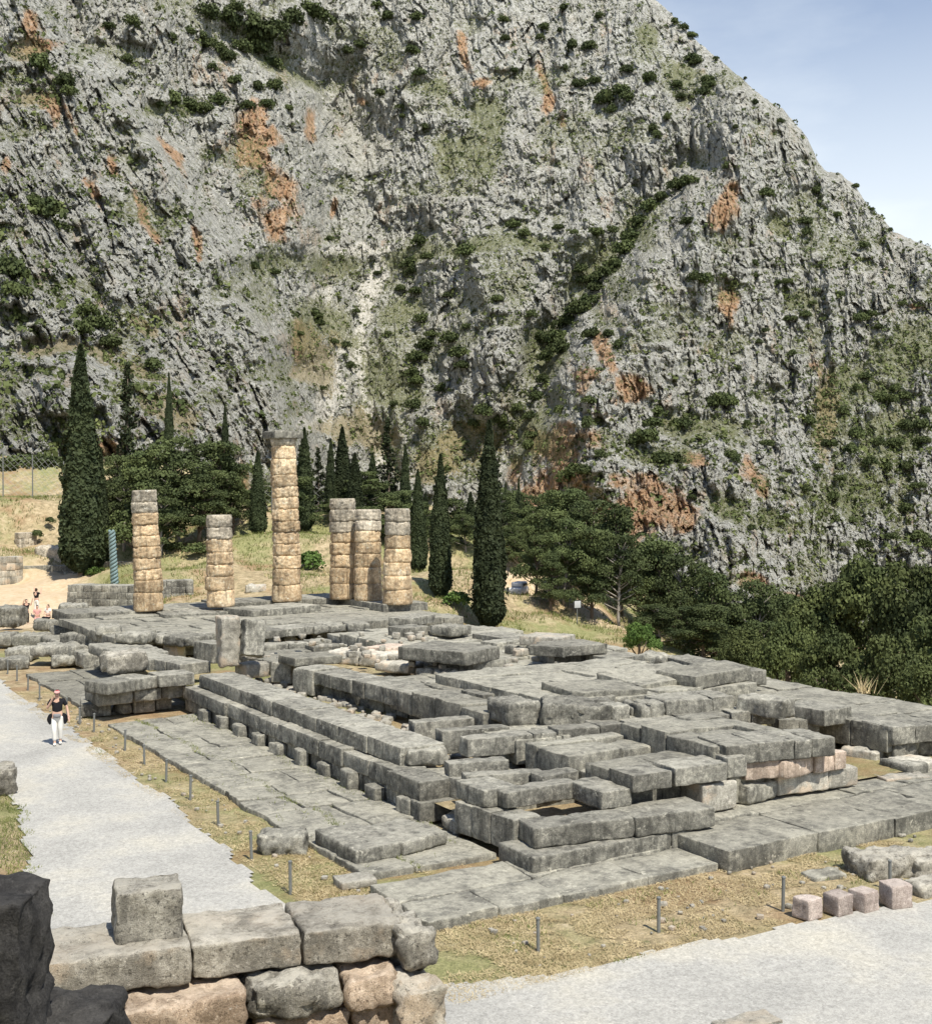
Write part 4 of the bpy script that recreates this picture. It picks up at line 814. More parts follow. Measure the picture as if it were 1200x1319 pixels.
for i, a in enumerate([(185, 578, 722, 100, 'dark pine left of the shorter left column', 100), (232, 568, 720, 102, 'broad dark pine between the two left columns', 110), (280, 572, 712, 104, 'dark pine behind the second column', 90), (160, 620, 715, 104, 'low pine beside the big left cypress', 70), (255, 610, 715, 100, 'low dark pine beneath the broad pine', 80),
                       (700, 650, 790, 108, 'pale trunked pine right of the parked van', 70), (725, 640, 800, 104, 'leaning bare trunked pine behind the small sign', 80), (760, 655, 812, 102, 'tall pine behind the small sign', 90), (800, 660, 820, 100, 'dense pine above the light green tree', 100), (740, 715, 800, 98, 'low bushy pine in front of the pine group', 66),
                       (845, 705, 840, 99, 'pine right of the light green tree', 84), (880, 725, 860, 96, 'pine with bare branches right of the light green tree', 90), (925, 745, 880, 92, 'pine before the orange cliff foot', 90), (965, 760, 890, 88, 'pine left of the oaks', 90), (1000, 775, 900, 92, 'pine touching the left of the oaks', 80), (640, 650, 760, 112, 'pine half hidden by the lone large cypress', 60), (600, 640, 745, 112, 'pine between the two cypresses right of the columns', 64), (680, 650, 770, 116, 'thin pine above the parked van', 56), (905, 790, 900, 84, 'low pine at the temple edge', 90), (850, 790, 880, 84, 'low pine behind the light green tree', 70), (520, 650, 735, 112, 'pine behind the rightmost column', 70), (450, 630, 700, 118, 'low dark pine behind the tight column group', 80),
                       (480, 600, 705, 122, 'pine crown above the rightmost column', 80), (440, 620, 690, 110, 'pine filling the gap left of the tight column group', 56), (515, 610, 700, 108, 'pine crown touching the rightmost column top', 64), (555, 640, 735, 112, 'pine behind the slim gap cypress', 60), (470, 630, 700, 106, 'low pine hidden behind the tight column group', 70), (610, 660, 750, 118, 'pine left of the lone cypress', 60), (690, 668, 788, 95, 'pine beside the dirt track behind the sign', 60), (725, 680, 798, 93, 'pine directly behind the sign', 66), (762, 690, 806, 92, 'pine in front of the leaning trunks', 74), (796, 700, 815, 91, 'pine just left of the light green tree', 74), (708, 722, 795, 91, 'small low pine left of the sign', 50), (668, 690, 770, 104, 'small pine just above the parked van', 36), (385, 590, 685, 108, 'pine right behind the tallest column', 56), (465, 585, 690, 112, 'tall pine above the middle column', 66), (500, 610, 705, 104, 'pine just behind the right pair of columns', 60), (545, 625, 725, 104, 'pine between the rightmost column and the medium cypress', 54), (320, 610, 690, 110, 'pine between the second and tallest columns', 50), (600, 640, 735, 104, 'low pine filling the gap between the cypresses', 44), (560, 650, 730, 118, 'dark pine in the gap left of the medium cypress', 56), (585, 660, 735, 114, 'dark low pine right of the medium cypress', 50), (640, 660, 740, 118, 'pine behind the top of the lone cypress', 60), (590, 620, 730, 122, 'dark pine behind the medium cypress', 80), (665, 640, 765, 128, 'pine on the skyline of the track', 70), (715, 660, 800, 122, 'pine at the back of the leaning trunks', 90), (775, 690, 815, 112, 'pine filling the middle of the pine group', 100), (820, 720, 850, 110, 'pine sheltering the light green tree', 100), (870, 750, 870, 112, 'back pine left of the orange cliff foot', 100), (915, 770, 890, 104, 'back pine under the orange cliff', 100), (960, 790, 900, 100, 'back pine under the pale cliff', 100), (985, 810, 900, 84, 'low pine tucked before the oaks', 80), (655, 690, 775, 106, 'low pine screening the dirt track', 44), (205, 630, 712, 97, 'low pine behind the shorter left column', 70), (300, 600, 705, 106, 'pine right of the second column', 60), (150, 590, 715, 108, 'pine behind the slim left cypress', 70), (420, 610, 690, 122, 'pine between tallest column and tight group', 70), (345, 600, 690, 118, 'pine behind the tallest column', 60)]):
    by_px('pine%d' % (i % 4), a[0], a[1]-14+(34 if 310 < a[0] < 625 else 8 if a[0] < 310 else 0), a[2]+a[6] if len(a) > 6 else a[2], a[3], a[4], 'pine', GP, 8.3, a[5]*1.1, 3.1)
# broad evergreens at the right
for i in range(3):
    cr = MB(); br = MB()
    for k_ in range(46):
        v = sph(1)[0]; v[2] = abs(v[2])*1.1-.25; c = v*np.array([2.6, 2.6, 2.5])*random.uniform(.55, 1.0)+np.array([0, 0, 3.1]); r_c = random.uniform(.45, .95)
        clump(cr, c, r_c, int(620*r_c*r_c), .14, .85, .8)
    for k_ in range(7):
        a = random.uniform(0, 6.28); br.tube([(0, 0, 1.2), (math.cos(a)*1.0, math.sin(a)*1.0, 2.4), (math.cos(a)*2, math.sin(a)*2, 3.6)], [.14, .09, .03], 6)
    build_tree('oak%d' % i, 'oak_tree', cr, trunk(3, .3, .14), 'oak', 'bark', br)
GO = 'evergreen oaks below the platform'
for i, a in enumerate([(1060, 770, 905, 74, 'olive green oak at the left of the oak mass', 130), (1120, 738, 915, 72, 'biggest oak crown right of centre in the oak mass', 150), (1185, 735, 930, 68, 'oak cut by the right frame edge', 150), (1015, 815, 905, 66, 'low oak next to the last edge beam', 100), (1075, 835, 930, 62, 'front oak above the terrace slab edge', 110), (1150, 830, 935, 60, 'front oak above the straw tuft', 120), (1235, 790, 940, 62, 'oak just past the right frame edge', 140), (1100, 790, 915, 78, 'oak behind the front oaks', 120), (960, 830, 895, 74, 'small oak left of the low oak', 80), (1210, 860, 950, 55, 'low oak behind the right end of the terrace', 110)]):
    by_px('oak%d' % (i % 3), a[0], a[1]-34, a[2], a[3], a[4], 'oak', GO, 5.9, a[5]*1.12, 3.3)
protos['lime'] = ('leafy_tree', protos['oak1'][1].copy(), protos['oak1'][2], protos['oak1'][3]); protos['lime'][1].materials[0] = M['lime']
by_px('lime', 823, 796, 846, 79, 'small bright green tree at the platform edge', 'tree', None, 5.9, 66, 3.3)
# bushes
SH = []
for i in range(5):
    mb = MB()
    for k_ in range(7):
        v = sph(1)[0]*.55; v[2] = abs(v[2])*.7; clump(mb, v, random.uniform(.4, .62), 150, .17, .85, .8)
    SH.append(mb.mesh('shrub', M['shrub']))
SL_ = []
for m_ in SH[:3]:
    q = m_.copy(); q.materials[0] = M['lime']; SL_.append(q)
def bush(px, py, rp, d, lb, lime=False, ob_name='bush', on=None, g=None, flat=.9):
    p = atd(px, py, d) if on is None else on; r_ = rp/FPX*(d if on is None else np.dot(p-CP, FV)); o = ob(ob_name, random.choice(SL_ if lime else SH), p, random.uniform(0, 6.28)); o.scale = (r_, r_, r_*flat)
    return tag(o, lb, 'bush' if ob_name == 'bush' else 'shrub', g)
bush(402, 728, 24, 96, 'round green bush between the tallest column and the tight group', True)
bush(258, 778, 12, 86, 'small bright green bush left of the second column', True)
bush(253, 712, 17, 97, 'dark round bush in the shade of the pines', False)
bush(222, 708, 16, 99, 'dark bush behind the shorter left column', False)
bush(590, 775, 20, 83, 'leafy green bush below the medium cypress', True)
bush(30, 600, 26, 118, 'dark bush behind the wire fence', False); bush(62, 602, 24, 118, 'second dark bush behind the wire fence', False); bush(8, 605, 18, 119, 'dark bush at the frame edge behind the fence', False)
bush(125, 738, 14, 96, 'small green bush at the foot of the big left cypress', True)
bush(48, 690, 10, 106, 'dark tuft on the straw coloured bank', False); bush(20, 665, 10, 109, 'low tuft near the fence foot', False); bush(65, 672, 8, 108, 'small tuft on the bank beside the cypress', False)
SHR = """265,15,14 285,20,16 300,30,18 320,35,20 340,45,20 355,35,15 375,25,16 400,15,18 415,20,14 330,60,16 310,60,12 350,80,10 305,10,10 245,42,8 258,48,9 270,56,10 282,64,11 295,74,11 55,85,16 85,105,14 90,118,10 60,270,22 75,290,16 45,260,12 15,350,22 20,375,16
115,400,14 125,415,16 145,440,14 110,425,14 50,425,12 200,470,13 28,410,8 168,28,10 140,35,8 165,78,8 222,50,8 275,88,8 303,105,9 332,112,9 357,110,11 282,130,12 220,130,14 240,135,12 205,135,8 265,140,10 250,140,10 372,140,7 345,135,9 320,135,9 500,20,10 485,8,8 535,22,9 445,65,9 460,58,9
530,65,10 540,95,8 490,120,8 515,140,7 545,165,7 520,150,6 647,25,7 650,50,6 725,10,7 700,35,7 695,48,6 720,40,5 725,88,6 735,60,9 785,125,15 795,115,12 765,105,9 745,108,9 790,140,8 757,60,10 770,20,7 660,90,5 325,345,8 353,350,8 332,330,6 405,405,12 385,430,6 410,415,8 485,352,5 458,400,5 445,445,7 450,470,8
430,440,6 423,308,5 540,310,10 530,350,10 535,375,10 525,340,9 515,372,7 550,330,8 600,325,12 575,380,6 545,410,10 550,445,12 535,460,12 530,480,12 535,490,10 580,435,14 590,455,14 595,470,10 555,430,8 640,385,8 530,520,10 545,545,10 620,530,13 640,540,12 650,545,12 665,525,9 600,420,8
660,290,10 672,300,8 718,293,7 738,300,5 700,317,6 765,300,10 785,295,8 748,345,8 750,360,9 765,358,10 885,232,12 870,240,12 850,255,9 835,265,12 820,285,12 810,305,13 800,320,14 790,340,12 780,350,12 765,370,12 760,385,12 750,395,14 740,400,14 725,415,14 715,435,14 720,450,14 705,460,12 695,435,10 680,405,10 700,490,10 690,510,10 680,535,10 760,430,12
780,430,9 795,445,8 757,515,10 755,545,10 720,530,8 685,560,10 680,575,9 735,610,16 750,605,14 770,585,9 825,560,16 845,530,12 840,545,12 875,545,14 850,590,15 870,590,9 915,518,11 935,517,13 925,515,12 815,568,13 903,360,13 895,355,9 930,355,6 973,355,6 835,100,11 870,110,8 910,105,10 905,120,8 875,125,6 805,125,9 805,90,8 840,165,7 845,175,7 860,150,6 890,75,9 895,80,8 912,110,8 945,165,5 935,215,6 885,285,10
970,132,5 1005,155,5 985,250,9 1050,245,8 1035,285,8 1075,277,6 1037,300,7 1110,315,7 868,28,6 878,36,6 890,46,7 921,76,4 957,101,3 1100,240,5 1120,270,4 1145,297,4 1000,365,5 1012,362,7 970,340,6 1035,405,8 1020,410,5 1012,410,6 1045,390,5 1062,385,5 1080,380,7 1105,410,9 1120,405,7 1130,420,7 1145,370,5 1160,390,5 1175,355,4 985,425,5 975,440,5 1018,455,6 960,545,6 1040,542,9 948,475,5
1085,530,8 1100,500,7 1112,485,8 1130,510,9 1145,515,9 1150,500,8 1160,510,9 1165,550,10 1180,545,10 1185,565,9 1100,560,11 1095,580,10 1150,570,10 1130,570,8 1118,595,9 1140,600,7 1165,600,10 1188,530,8 1065,570,10 1078,615,7 1035,630,8 1070,640,8 1095,670,7 1145,690,9 1180,690,12 1195,700,10 985,570,8 938,585,8 945,592,8 965,680,6 1010,665,5 890,640,6 570,500,9 610,545,10 505,520,6 415,500,6 500,430,5 1050,600,7 1180,625,9 1110,700,9 1165,655,10"""
def zone_label(px, py, r_):
    sz = 'large dark' if r_ >= 13 else ('mid sized dark' if r_ >= 8 else 'small dark')
    if px < 260 and py < 480: z = 'on the near left spur of the mountain'
    elif py < 150 and px < 430: z = 'around the sloping meadow high at the upper left'
    elif px < 620 and py < 200: z = 'on the upper middle cliff'
    elif px < 510: z = 'beside the pale scree chute'
    elif px < 660 and py > 270: z = 'in the gully left of the central buttress'
    elif px < 830 and 200 < py < 540: z = 'in the wooded gully right of the central buttress'
    elif px < 1000 and py > 500: z = 'on the grassy ledge above the red cliff'
    elif px > 1000 and py > 450: z = 'on the scrubby slope at the far right'
    elif px > 900: z = 'on the cliffs below the right skyline'
    else: z = 'on the upper right cliff'
    return f'{sz} shrub {z}'
for w_ in SHR.split():
    a, b, c_ = [float(q) for q in w_.split(',')]; p = on_mtn(a, b+c_*.4)
    bush(a, b, c_*1.22, 0, zone_label(a, b, c_), False, 'shrub', p-FV*.9, 'shrubs on the mountain', random.uniform(.95, 1.35))
# low scrub all over the face: beyond counting
mb = MB(); cnt = 0
NF = int(NY*FR)
while cnt < 19000:
    i = random.randrange(140, NX-160); j = random.randrange(60, NF); q = j*NX+i
    den = .2+.7*zg[q]+.35*za[q]-.2*zo[q]-.15*zs[q]+.35*(nzz[q] > .15)
    if random.random() > den: continue
    p = MPG[j, i]; s = random.uniform(.2, .95)*(1.0 if random.random() < .84 else 2.0); n = 14
    d = sph(n); d[:, 2] = np.abs(d[:, 2]); V, Q = quads(p+d*s*np.array([.75, .75, .8]), d, .42*s+.12, 1, .6); mb.add(V, Q); cnt += 1
tag(ob('scrub', mb.mesh('scrub', M['scrub'])), 'low green scrub dotted over the mountain rock', None, None, 'stuff')
# grass: dry verge, and tufts on the banks
def blades(P, h, w, mat, name, lb, lay=.5):
    n = len(P); a = rng.uniform(0, 6.28, n); ln = rng.normal(0, lay, (n, 2)); h = h*rng.uniform(.4, 1.3, n); w = np.broadcast_to(w, (n,))
    d = np.stack([np.cos(a), np.sin(a), 0*a], 1)*w[:, None]*.5; tip = P+np.stack([ln[:, 0]*h, ln[:, 1]*h, h], 1)
    V = np.stack([P-d, P+d, tip], 1).reshape(-1, 3)
    o = ob(name, mk(name, V, None, mat, False, np.arange(n*3).reshape(-1, 3))); return tag(o, lb, None, None, 'stuff')
def region(n, xa, xb, ya, yb, test=None, z=.0):
    P = np.stack([rng.uniform(xa, xb, n), rng.uniform(ya, yb, n), np.full(n, z)], 1)
    return P[test(P)] if test is not None else P
pt = lambda s: (lambda P: fbm2(P[:, 0]/.7, P[:, 1]/.7, 3, s) > -.12)
verge = np.concatenate([region(46000, 9.3, 10.95, 19, 50, pt(1)), region(9000, 9.2, 13.2, 19.5, 23.5, pt(2)), region(16000, 8.9, 12.5, 15.6, 19.6, pt(5)), region(75000, 10.8, 27, 15.6, 18.5, pt(3)), region(2500, 24.5, 30, 19.5, 23.5, pt(7), .1), region(1200, 15.2, 16.6, 20.9, 22.0, None, .47), region(700, 16.9, 18.6, 20.9, 22.5, None, .5)])
blades(verge, .03, .016, M['straw'], 'dry_grass', 'short straw coloured grass along the path verge', 1.9)
gr = np.concatenate([region(5000, 9.5, 10.9, 19, 46, lambda P: fbm2(P[:, 0]/.5, P[:, 1]/.5, 3, 21) > .22), region(36000, 2.0, 6.4, 19, 37, lambda P: (P[:, 0]+.4*fbm2(P[:, 0]/.6, P[:, 1]/.6, 3, 27) < np.interp(P[:, 1], [19, 24, 25.5, 29, 32, 34, 37], [4.2, 5.15, 5.35, 5.95, 6.35, 6.3, 5.7])) & (fbm2(P[:, 0]/.9, P[:, 1]/.9, 2, 28) > -.3)), region(6000, 10.8, 20, 15.6, 18.4, lambda P: fbm2(P[:, 0]/.5, P[:, 1]/.5, 3, 23) > .25), region(9000, 11.7, 12.5, 21.5, 41, lambda P: np.abs(P[:, 0]-12.1-.25*fbm2(P[:, 1]/1.5, P[:, 1]*0, 3, 24)) < .09+.14*fbm2(P[:, 0]/.3, P[:, 1]/.8, 3, 25), .1), region(7000, 10.9, 14, 21.5, 41, lambda P: np.abs(fbm2(P[:, 0]/1.1, P[:, 1]/1.1, 3, 29)) < .02, .12), region(800, 13.4, 14.0, 24, 41, None, .1)])
blades(gr, .07, .02, M['grass'], 'green_grass', 'short green grass patches at path edges')
n = 150000; P = np.stack([rng.uniform(-25, 75, n), rng.uniform(62, 125, n)], 1); Lq, Dq = P@RV[:2], P@FV[:2]; pxq = 600+FPX*Lq/Dq
ok = (Dq > 74) & (Dq < 120) & (pxq > -60) & (pxq < 950); P = P[ok]; pxq = pxq[ok]; Dq = Dq[ok]
ok = ~((pxq < 130) & (Dq < 101)) & ((P[:, 0] > 33) | (P[:, 1] > 68)) & (fbm2(P[:, 0]/3, P[:, 1]/3, 3, 33) > -.15); P = P[ok]
Zq = height(P)+.5*fbm2(P[:, 0]/5, P[:, 1]/5, 4, 3)-.05; far_n = fbm2(P[:, 0]/6, P[:, 1]/6, 3, 41)+.26+.4*(pxq[ok] > 520)
P3 = np.column_stack([P, Zq]); blades(P3[far_n < .12], .3, .07, M['straw'], 'dry_grass', 'golden dry grass on the bank behind the columns'); blades(P3[far_n >= .12], .3, .07, M['grass'], 'green_grass', 'green grass on the slope beyond the temple')
ptf = atz(1112, 893, 1.42); n = 70; P = np.tile(ptf, (n, 1))+rng.normal(0, .12, (n, 3))*np.array([1, 1, 0])
o = blades(P, .55, .03, M['straw'], 'straw_tuft', ''); del o['kind']; tag(o, 'straw coloured grass tuft on the far terrace edge', 'grass tuft')

# ================================================================== FENCES, VAN, SIGN
def fence(label, pts, h):
    c = np.mean(pts, 0); r_ = root('wire_fence', c, label, 'fence', 'wire fences'); wires = MB()
    for a, b in zip(pts[:-1], pts[1:]):
        a = np.array(a)-c; b = np.array(b)-c; n = max(2, int(np.linalg.norm(b-a)/.55)); up = np.array([0, 0, h])
        for k_ in range(-6, n+6):
            for sgn in (1, -1):
                t0, t1 = k_/n, (k_+sgn*h/.6)/n; z0, z1 = 0., 1.
                if abs(t1-t0) < 1e-6: continue
                f = lambda t: z0+(t-t0)/(t1-t0)
                ta, tb = np.clip(t0, 0, 1), np.clip(t1, 0, 1)
                if abs(ta-tb) < 1e-3: continue
                wires.tube([a+(b-a)*ta+up*f(ta), a+(b-a)*tb+up*f(tb)], .010, 3, False)
    for p in pts:
        mb = MB(); p = np.array(p)-c; mb.tube([p-np.array([0, 0, .6]), p+np.array([0, 0, h+.1])], .06, 6); ob('post', mb.mesh('post', M['post']), parent=r_)
    ob('wire_mesh', wires.mesh('wire_mesh', M['wire']), parent=r_); return r_
fence('wire mesh fence on the bank at the left frame edge', [atd(-45, 640, 114), atd(4, 636, 114), atd(42, 640, 115), atd(82, 648, 116)], 3.9)
fence('wire mesh fence seen between the second and tallest columns', [atd(306, 676, 112), atd(330, 676, 112), atd(350, 674, 112)], 3.0)
fence('wire mesh fence seen right of the tallest column', [atd(376, 672, 114), atd(402, 672, 114), atd(430, 672, 115), atd(470, 670, 116)], 3.4)
pv = atd(668, 768, 97); van = root('parked_car', pv, 'white van parked on the dirt track behind the cypress', 'van', None, rad(-50)); van.scale = (.58,)*3
def bevbox(name, c, d, mat, par, bev=.12):
    V, Qf = rockbox(d, 1, bev, 0, .6, 0); o = ob(name, mk(name, V, Qf, mat, True), c, 0, par); return o
bevbox('body', (0, 0, .35), (1.8, 4.2, .95), M['car'], van, .25); cab = bevbox('cabin', (0, .3, 1.2), (1.65, 2.9, .8), M['car'], van, .3)
bevbox('windscreen', (0, -1.08, 1.3), (1.3, .12, .5), M['glass'], van, .05)
for sx in (-1, 1):
    bevbox('side_window', (sx*.8, .3, 1.4), (.1, 2.2, .42), M['glass'], van, .04); bevbox('headlight', (sx*.62, -2.08, .75), (.35, .1, .2), M['sign'], van, .04)
    for sy in (-1.3, 1.3):
        mb = MB(); mb.tube([(sx*.72, sy, .33), (sx*.93, sy, .33)], .33, 16); wh = ob('wheel', mb.mesh('wheel', M['tyre']), parent=van)
ps = atd(743, 806, 88); sg = root('sign_post', ps, 'small pale sign on a thin post before the pines', 'sign')
mb = MB(); mb.tube([(0, 0, -.3), (0, 0, 1.5)], .04, 6); ob('pole', mb.mesh('pole', M['post']), parent=sg)
bevbox('sign_board', (0, -.05, 1.3), (.55, .05, .5), M['sign'], sg, .01)

# ================================================================== PEOPLE
def skin(name, pts, edges, radii, mat, parent, rootv=0, lev=2, loc=(0, 0, 0)):
    me = bpy.data.meshes.new(name); me.from_pydata([tuple(p) for p in pts], edges, []); me.materials.append(mat)
    o = ob(name, me, loc, 0, parent); m = o.modifiers.new('skin', 'SKIN'); m.use_smooth_shade = True
    for i, v in enumerate(me.skin_vertices[0].data):
        v.radius = radii[i] if isinstance(radii[i], tuple) else (radii[i], radii[i]); v.use_root = i == rootv
    s = o.modifiers.new('sub', 'SUBSURF'); s.levels = 1; s.render_levels = lev; return o
def person(loc, rz, label, H, top, bottom, pose, hair='hair', cap=None, jacket=False, kind='stand', bag=None, hairlen=.12):
    k = H/1.7; r_ = root('person', loc, label, 'person', None, rz); r_.scale = (k, k, k)
    hz = .92; J = {}
    J['pel'] = (0, 0, hz); J['chest'] = (0, .0, 1.28); J['neck'] = (0, -.01, 1.45); J['head'] = (0, -.03, 1.58); J['crown'] = (0, -.02, 1.655)
    if kind == 'sit': dz = -.42
    else: dz = 0
    pts = [J['pel'], J['chest'], J['neck'], J['head'], J['crown']]; rd_ = [(.15, .11), (.165, .11), .055, (.078, .095), (.06, .07)]; ed = [(0, 1), (1, 2), (2, 3), (3, 4)]
    def add(p, r, pr): pts.append(p); rd_.append(r); ed.append((pr, len(pts)-1)); return len(pts)-1
    arms = []
    for s, (el, ha) in zip((-1, 1), pose['arms']):
        a = add((s*.18, 0, 1.38), .058, 1); b = add(el, .042, a); c = add(ha, .03, b)
        v = np.array(ha)-np.array(el); v /= np.linalg.norm(v)
        d = add(tuple(np.array(ha)+v*.08), (.036, .02), c); side = np.cross(v, [0, 1, 0]); side /= np.linalg.norm(side)+1e-9
        for q, l in zip((-1.5, -.5, .5, 1.5), (.06, .08, .085, .07)):
            add(tuple(np.array(ha)+v*(.1+l)+side*.011*q+np.array([0, -.012, 0])), .009, d)
        add(tuple(np.array(ha)+v*.07+side*.05), .011, c); arms.append((el, ha))
    legs = []
    for s, (kn, an) in zip((-1, 1), pose['legs']):
        a = add((s*.095, 0, hz-.06), .092, 0); b = add(kn, .06, a); c = add(an, .04, b); add((an[0], an[1]-.16, an[2]-.055), .032, c); legs.append((kn, an))
    skin('body', pts, ed, rd_, M['skin'], r_)
    # shirt
    p2 = [(0, 0, hz+.02), (0, 0, 1.12), (0, 0, 1.30), (0, 0, 1.41)]; r2 = [(.165, .125), (.158, .118), (.185, .128), (.10, .08)]; e2 = [(0, 1), (1, 2), (2, 3)]
    for s, (el, ha) in zip((-1, 1), arms):
        p2.append((s*.185, 0, 1.375)); r2.append(.075); e2.append((2, len(p2)-1)); m_ = np.array((s*.19, 0, 1.375))*.3+np.array(el)*.7
        p2.append(tuple(m_)); r2.append(.068); e2.append((len(p2)-2, len(p2)-1))
    skin('shirt', p2, e2, r2, M[top], r_)
    p3 = [(0, 0, hz+.03), (0, 0, hz-.05)]; r3 = [(.168, .128), (.165, .128)]; e3 = [(0, 1)]
    for s, (kn, an) in zip((-1, 1), legs):
        p3.append((s*.095, 0, hz-.12)); r3.append(.105); e3.append((1, len(p3)-1)); p3.append(kn); r3.append(.082); e3.append((len(p3)-2, len(p3)-1)); p3.append((an[0], an[1], an[2]+.03)); r3.append(.065); e3.append((len(p3)-2, len(p3)-1))
    skin('trousers', p3, e3, r3, M[bottom], r_)
    skin('hair', [(0, .03, 1.60), (0, .0, 1.685), (0, .06, 1.60-hairlen)], [(0, 1), (0, 2)], [(.086, .075), (.062, .07), (.06, .04)], M[hair], r_)
    for s, (kn, an) in zip((-1, 1), legs): skin('shoe', [(an[0], an[1]+.03, an[2]-.035), (an[0], an[1]-.19, an[2]-.05)], [(0, 1)], [(.05, .045), (.042, .034)], M['white' if cap else 'black'], r_)
    for s in (-1, 1):
        mb = MB(); mb.tube([(s*.033, -.118, 1.585), (s*.033, -.13, 1.585)], .012, 6); ob('eye', mb.mesh('eye', M['black']), parent=r_)
    mb = MB(); mb.tube([(0, -.115, 1.58), (0, -.145, 1.55), (0, -.118, 1.54)], [.008, .016, .012], 6); ob('nose', mb.mesh('nose', M['skin'], True), parent=r_)
    mb = MB(); mb.tube([(-.025, -.115, 1.515), (0, -.124, 1.513), (.025, -.115, 1.515)], .007, 5); ob('mouth', mb.mesh('mouth', M['red']), parent=r_)
    if cap:
        c_ = skin('cap', [(0, -.01, 1.655), (0, .0, 1.70)], [(0, 1)], [(.095, .105), (.065, .075)], M['red'], r_); mb = MB(); mb.tube([(0, -.12, 1.645), (0, -.125, 1.66)], [.088, .085], 14); q = ob('peak', mb.mesh('peak', M['pinkcloth']), parent=c_); q.scale = (1, 1, 1)
    if jacket:
        for s in (-1, 1):
            V = np.array([(s*.13, -.09, .98), (s*.19, .05, .98), (s*.27, .06, .70), (s*.22, -.05, .62), (s*.17, -.1, .72), (s*.15, .02, .97), (s*.20, .10, .66), (s*.24, .12, .72)])
            skin('tied_jacket', [(s*.1, -.06, .93), (s*.19, .03, .9), (s*.25, .05, .76), (s*.21, .03, .62)], [(0, 1), (1, 2), (2, 3)], [(.05, .06), (.055, .1), (.05, .1), (.02, .03)], M['black'], r_)
        skin('waist_bag', [(-.12, -.13, .93), (0, -.16, .91), (.12, -.13, .93)], [(0, 1), (1, 2)], [(.03, .05), (.05, .075), (.03, .05)], M['greycloth'], r_)
    return r_
walk = dict(arms=[((-.30, -.06, 1.13), (-.14, -.20, 1.42)), ((.29, .02, 1.12), (.33, -.04, .88))], legs=[((-.09, -.10, .49), (-.075, -.06, .085)), ((.085, .0, .50), (.085, .10, .10))])
pw = atz(74, 960, 0); person((pw[0], pw[1], .02), math.atan2(pw[1], pw[0])-math.pi/2+rad(-4), 'person in black shirt, cream trousers and red cap walking on gravel', 1.7, 'black', 'white', walk, cap=True, jacket=True)
stand = dict(arms=[((-.24, .0, 1.12), (-.16, -.2, 1.15)), ((.24, 0, 1.12), (.16, -.2, 1.15))], legs=[((-.1, -.02, .5), (-.1, .0, .085)), ((.1, -.02, .5), (.1, 0, .085))])
photo = dict(arms=[((-.26, -.12, 1.30), (-.2, -.24, 1.58)), ((.26, -.12, 1.30), (.34, -.2, 1.62))], legs=stand['legs'])
sit = dict(arms=[((-.24, -.05, 1.14), (-.1, -.28, 1.08)), ((.24, -.05, 1.14), (.1, -.28, 1.1))], legs=[((-.12, -.42, .86), (-.12, -.38, .46)), ((.12, -.42, .86), (.12, -.42, .46))])
face = rad(30)
def tour(px, py, d, *a, **k):
    p = atd(px, py, d); return person(tuple(p), -PSI+k.pop('tw', 0), *a, **k)
tour(34, 805, 80, 'person in black standing with raised phone at the far blocks', 1.7, 'black', 'black', photo, tw=rad(30))
tour(47, 790, 84, 'person in dark top with both arms raised behind the seated pair', 1.75, 'black', 'white', photo, tw=rad(160))
tour(48, 812, 79, 'person with long dark hair and pink top sitting', 1.65, 'pinkcloth', 'pinkcloth', sit, tw=rad(20), hairlen=.2)
tour(62, 811, 79.5, 'person in white top and black trousers sitting at the right', 1.65, 'white', 'black', sit, tw=rad(-20))

# ================================================================== CAMERA, LIGHT, SKY
cam = bpy.data.cameras.new('camera'); co = ob('camera', cam, CP)
cam.sensor_fit = 'HORIZONTAL'; cam.sensor_width = 36; cam.lens = 36*FPX/1200; cam.clip_end = 3000; cam.clip_start = .1
co.matrix_world = Matrix([[RV[i], UV[i], -FV[i], CP[i]] for i in range(3)]+[[0, 0, 0, 1]]); SC.camera = co
EL = rad(58); SA = rad(30)
sh = math.cos(SA)*-FV[:2]/np.linalg.norm(FV[:2])+math.sin(SA)*RV[:2]; sd = np.array([sh[0]*math.cos(EL), sh[1]*math.cos(EL), math.sin(EL)])
sl = bpy.data.lights.new('sun', 'SUN'); sl.energy = 5.0; sl.angle = rad(.53); sl.color = (1, .95, .85)
so = ob('sun', sl, (0, 0, 60)); so.rotation_mode = 'QUATERNION'; so.rotation_quaternion = Vector(sd).to_track_quat('Z', 'Y')
w = bpy.data.worlds.new('World'); SC.world = w; w.use_nodes = True; nt = w.node_tree; bg = nt.nodes['Background']
sk = nt.nodes.new('ShaderNodeTexSky'); sk.sky_type = 'NISHITA'; sk.sun_disc = False; sk.sun_elevation = EL; sk.sun_rotation = math.atan2(sd[0], sd[1]); sk.air_density = 1.0; sk.dust_density = .4; sk.ozone_density = 1.5
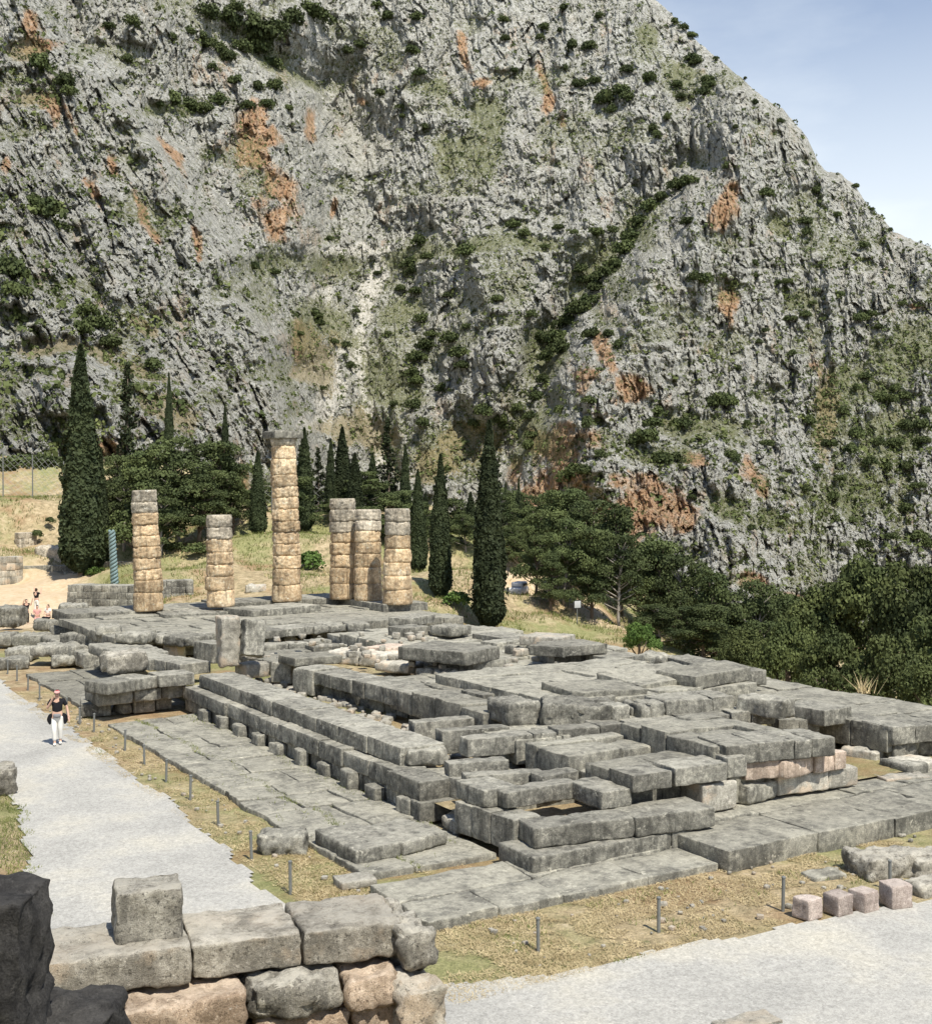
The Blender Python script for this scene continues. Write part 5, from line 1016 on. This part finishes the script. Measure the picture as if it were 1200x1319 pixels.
tc = nt.nodes.new('ShaderNodeTexCoord'); mp_ = nt.nodes.new('ShaderNodeMapping'); mp_.inputs['Scale'].default_value = (2, 2, 6); nz_ = nt.nodes.new('ShaderNodeTexNoise'); nz_.inputs['Scale'].default_value = 1.6; nz_.inputs['Detail'].default_value = 7; nz_.inputs['Roughness'].default_value = .55
rp = nt.nodes.new('ShaderNodeValToRGB'); rp.color_ramp.elements[0].position = .48; rp.color_ramp.elements[1].position = .85; rp.color_ramp.elements[0].color = (.0, .0, .0, 1); rp.color_ramp.elements[1].color = (.38, .38, .38, 1)
sx = nt.nodes.new('ShaderNodeSeparateXYZ'); mr = nt.nodes.new('ShaderNodeMapRange'); mr.inputs[1].default_value = .18; mr.inputs[2].default_value = .43; mr.inputs[3].default_value = .95; mr.inputs[4].default_value = .0
ad = nt.nodes.new('ShaderNodeMath'); ad.operation = 'ADD'; ad.use_clamp = True
mx = nt.nodes.new('ShaderNodeMix'); mx.data_type = 'RGBA'; mx.inputs[7].default_value = (11.5, 12.4, 13.0, 1)
nt.links.new(tc.outputs['Generated'], mp_.inputs[0]); nt.links.new(mp_.outputs[0], nz_.inputs['Vector']); nt.links.new(nz_.outputs['Fac'], rp.inputs[0]); nt.links.new(tc.outputs['Generated'], sx.inputs[0]); nt.links.new(sx.outputs[2], mr.inputs[0])
nt.links.new(mr.outputs[0], ad.inputs[0]); nt.links.new(rp.outputs[0], ad.inputs[1]); nt.links.new(ad.outputs[0], mx.inputs[0]); tn = nt.nodes.new('ShaderNodeMix'); tn.data_type = 'RGBA'; tn.blend_type = 'MULTIPLY'; tn.inputs[0].default_value = 1; tn.inputs[7].default_value = (1.3, 1.42, 1.6, 1); nt.links.new(sk.outputs[0], tn.inputs[6]); nt.links.new(tn.outputs[2], mx.inputs[6]); nt.links.new(mx.outputs[2], bg.inputs[0]); bg.inputs[1].default_value = .068
SC.view_settings.view_transform = 'Standard'; SC.view_settings.look = 'None'; SC.view_settings.exposure = .34; SC.view_settings.gamma = 1
SC.cycles.max_bounces = 5; SC.cycles.diffuse_bounces = 3
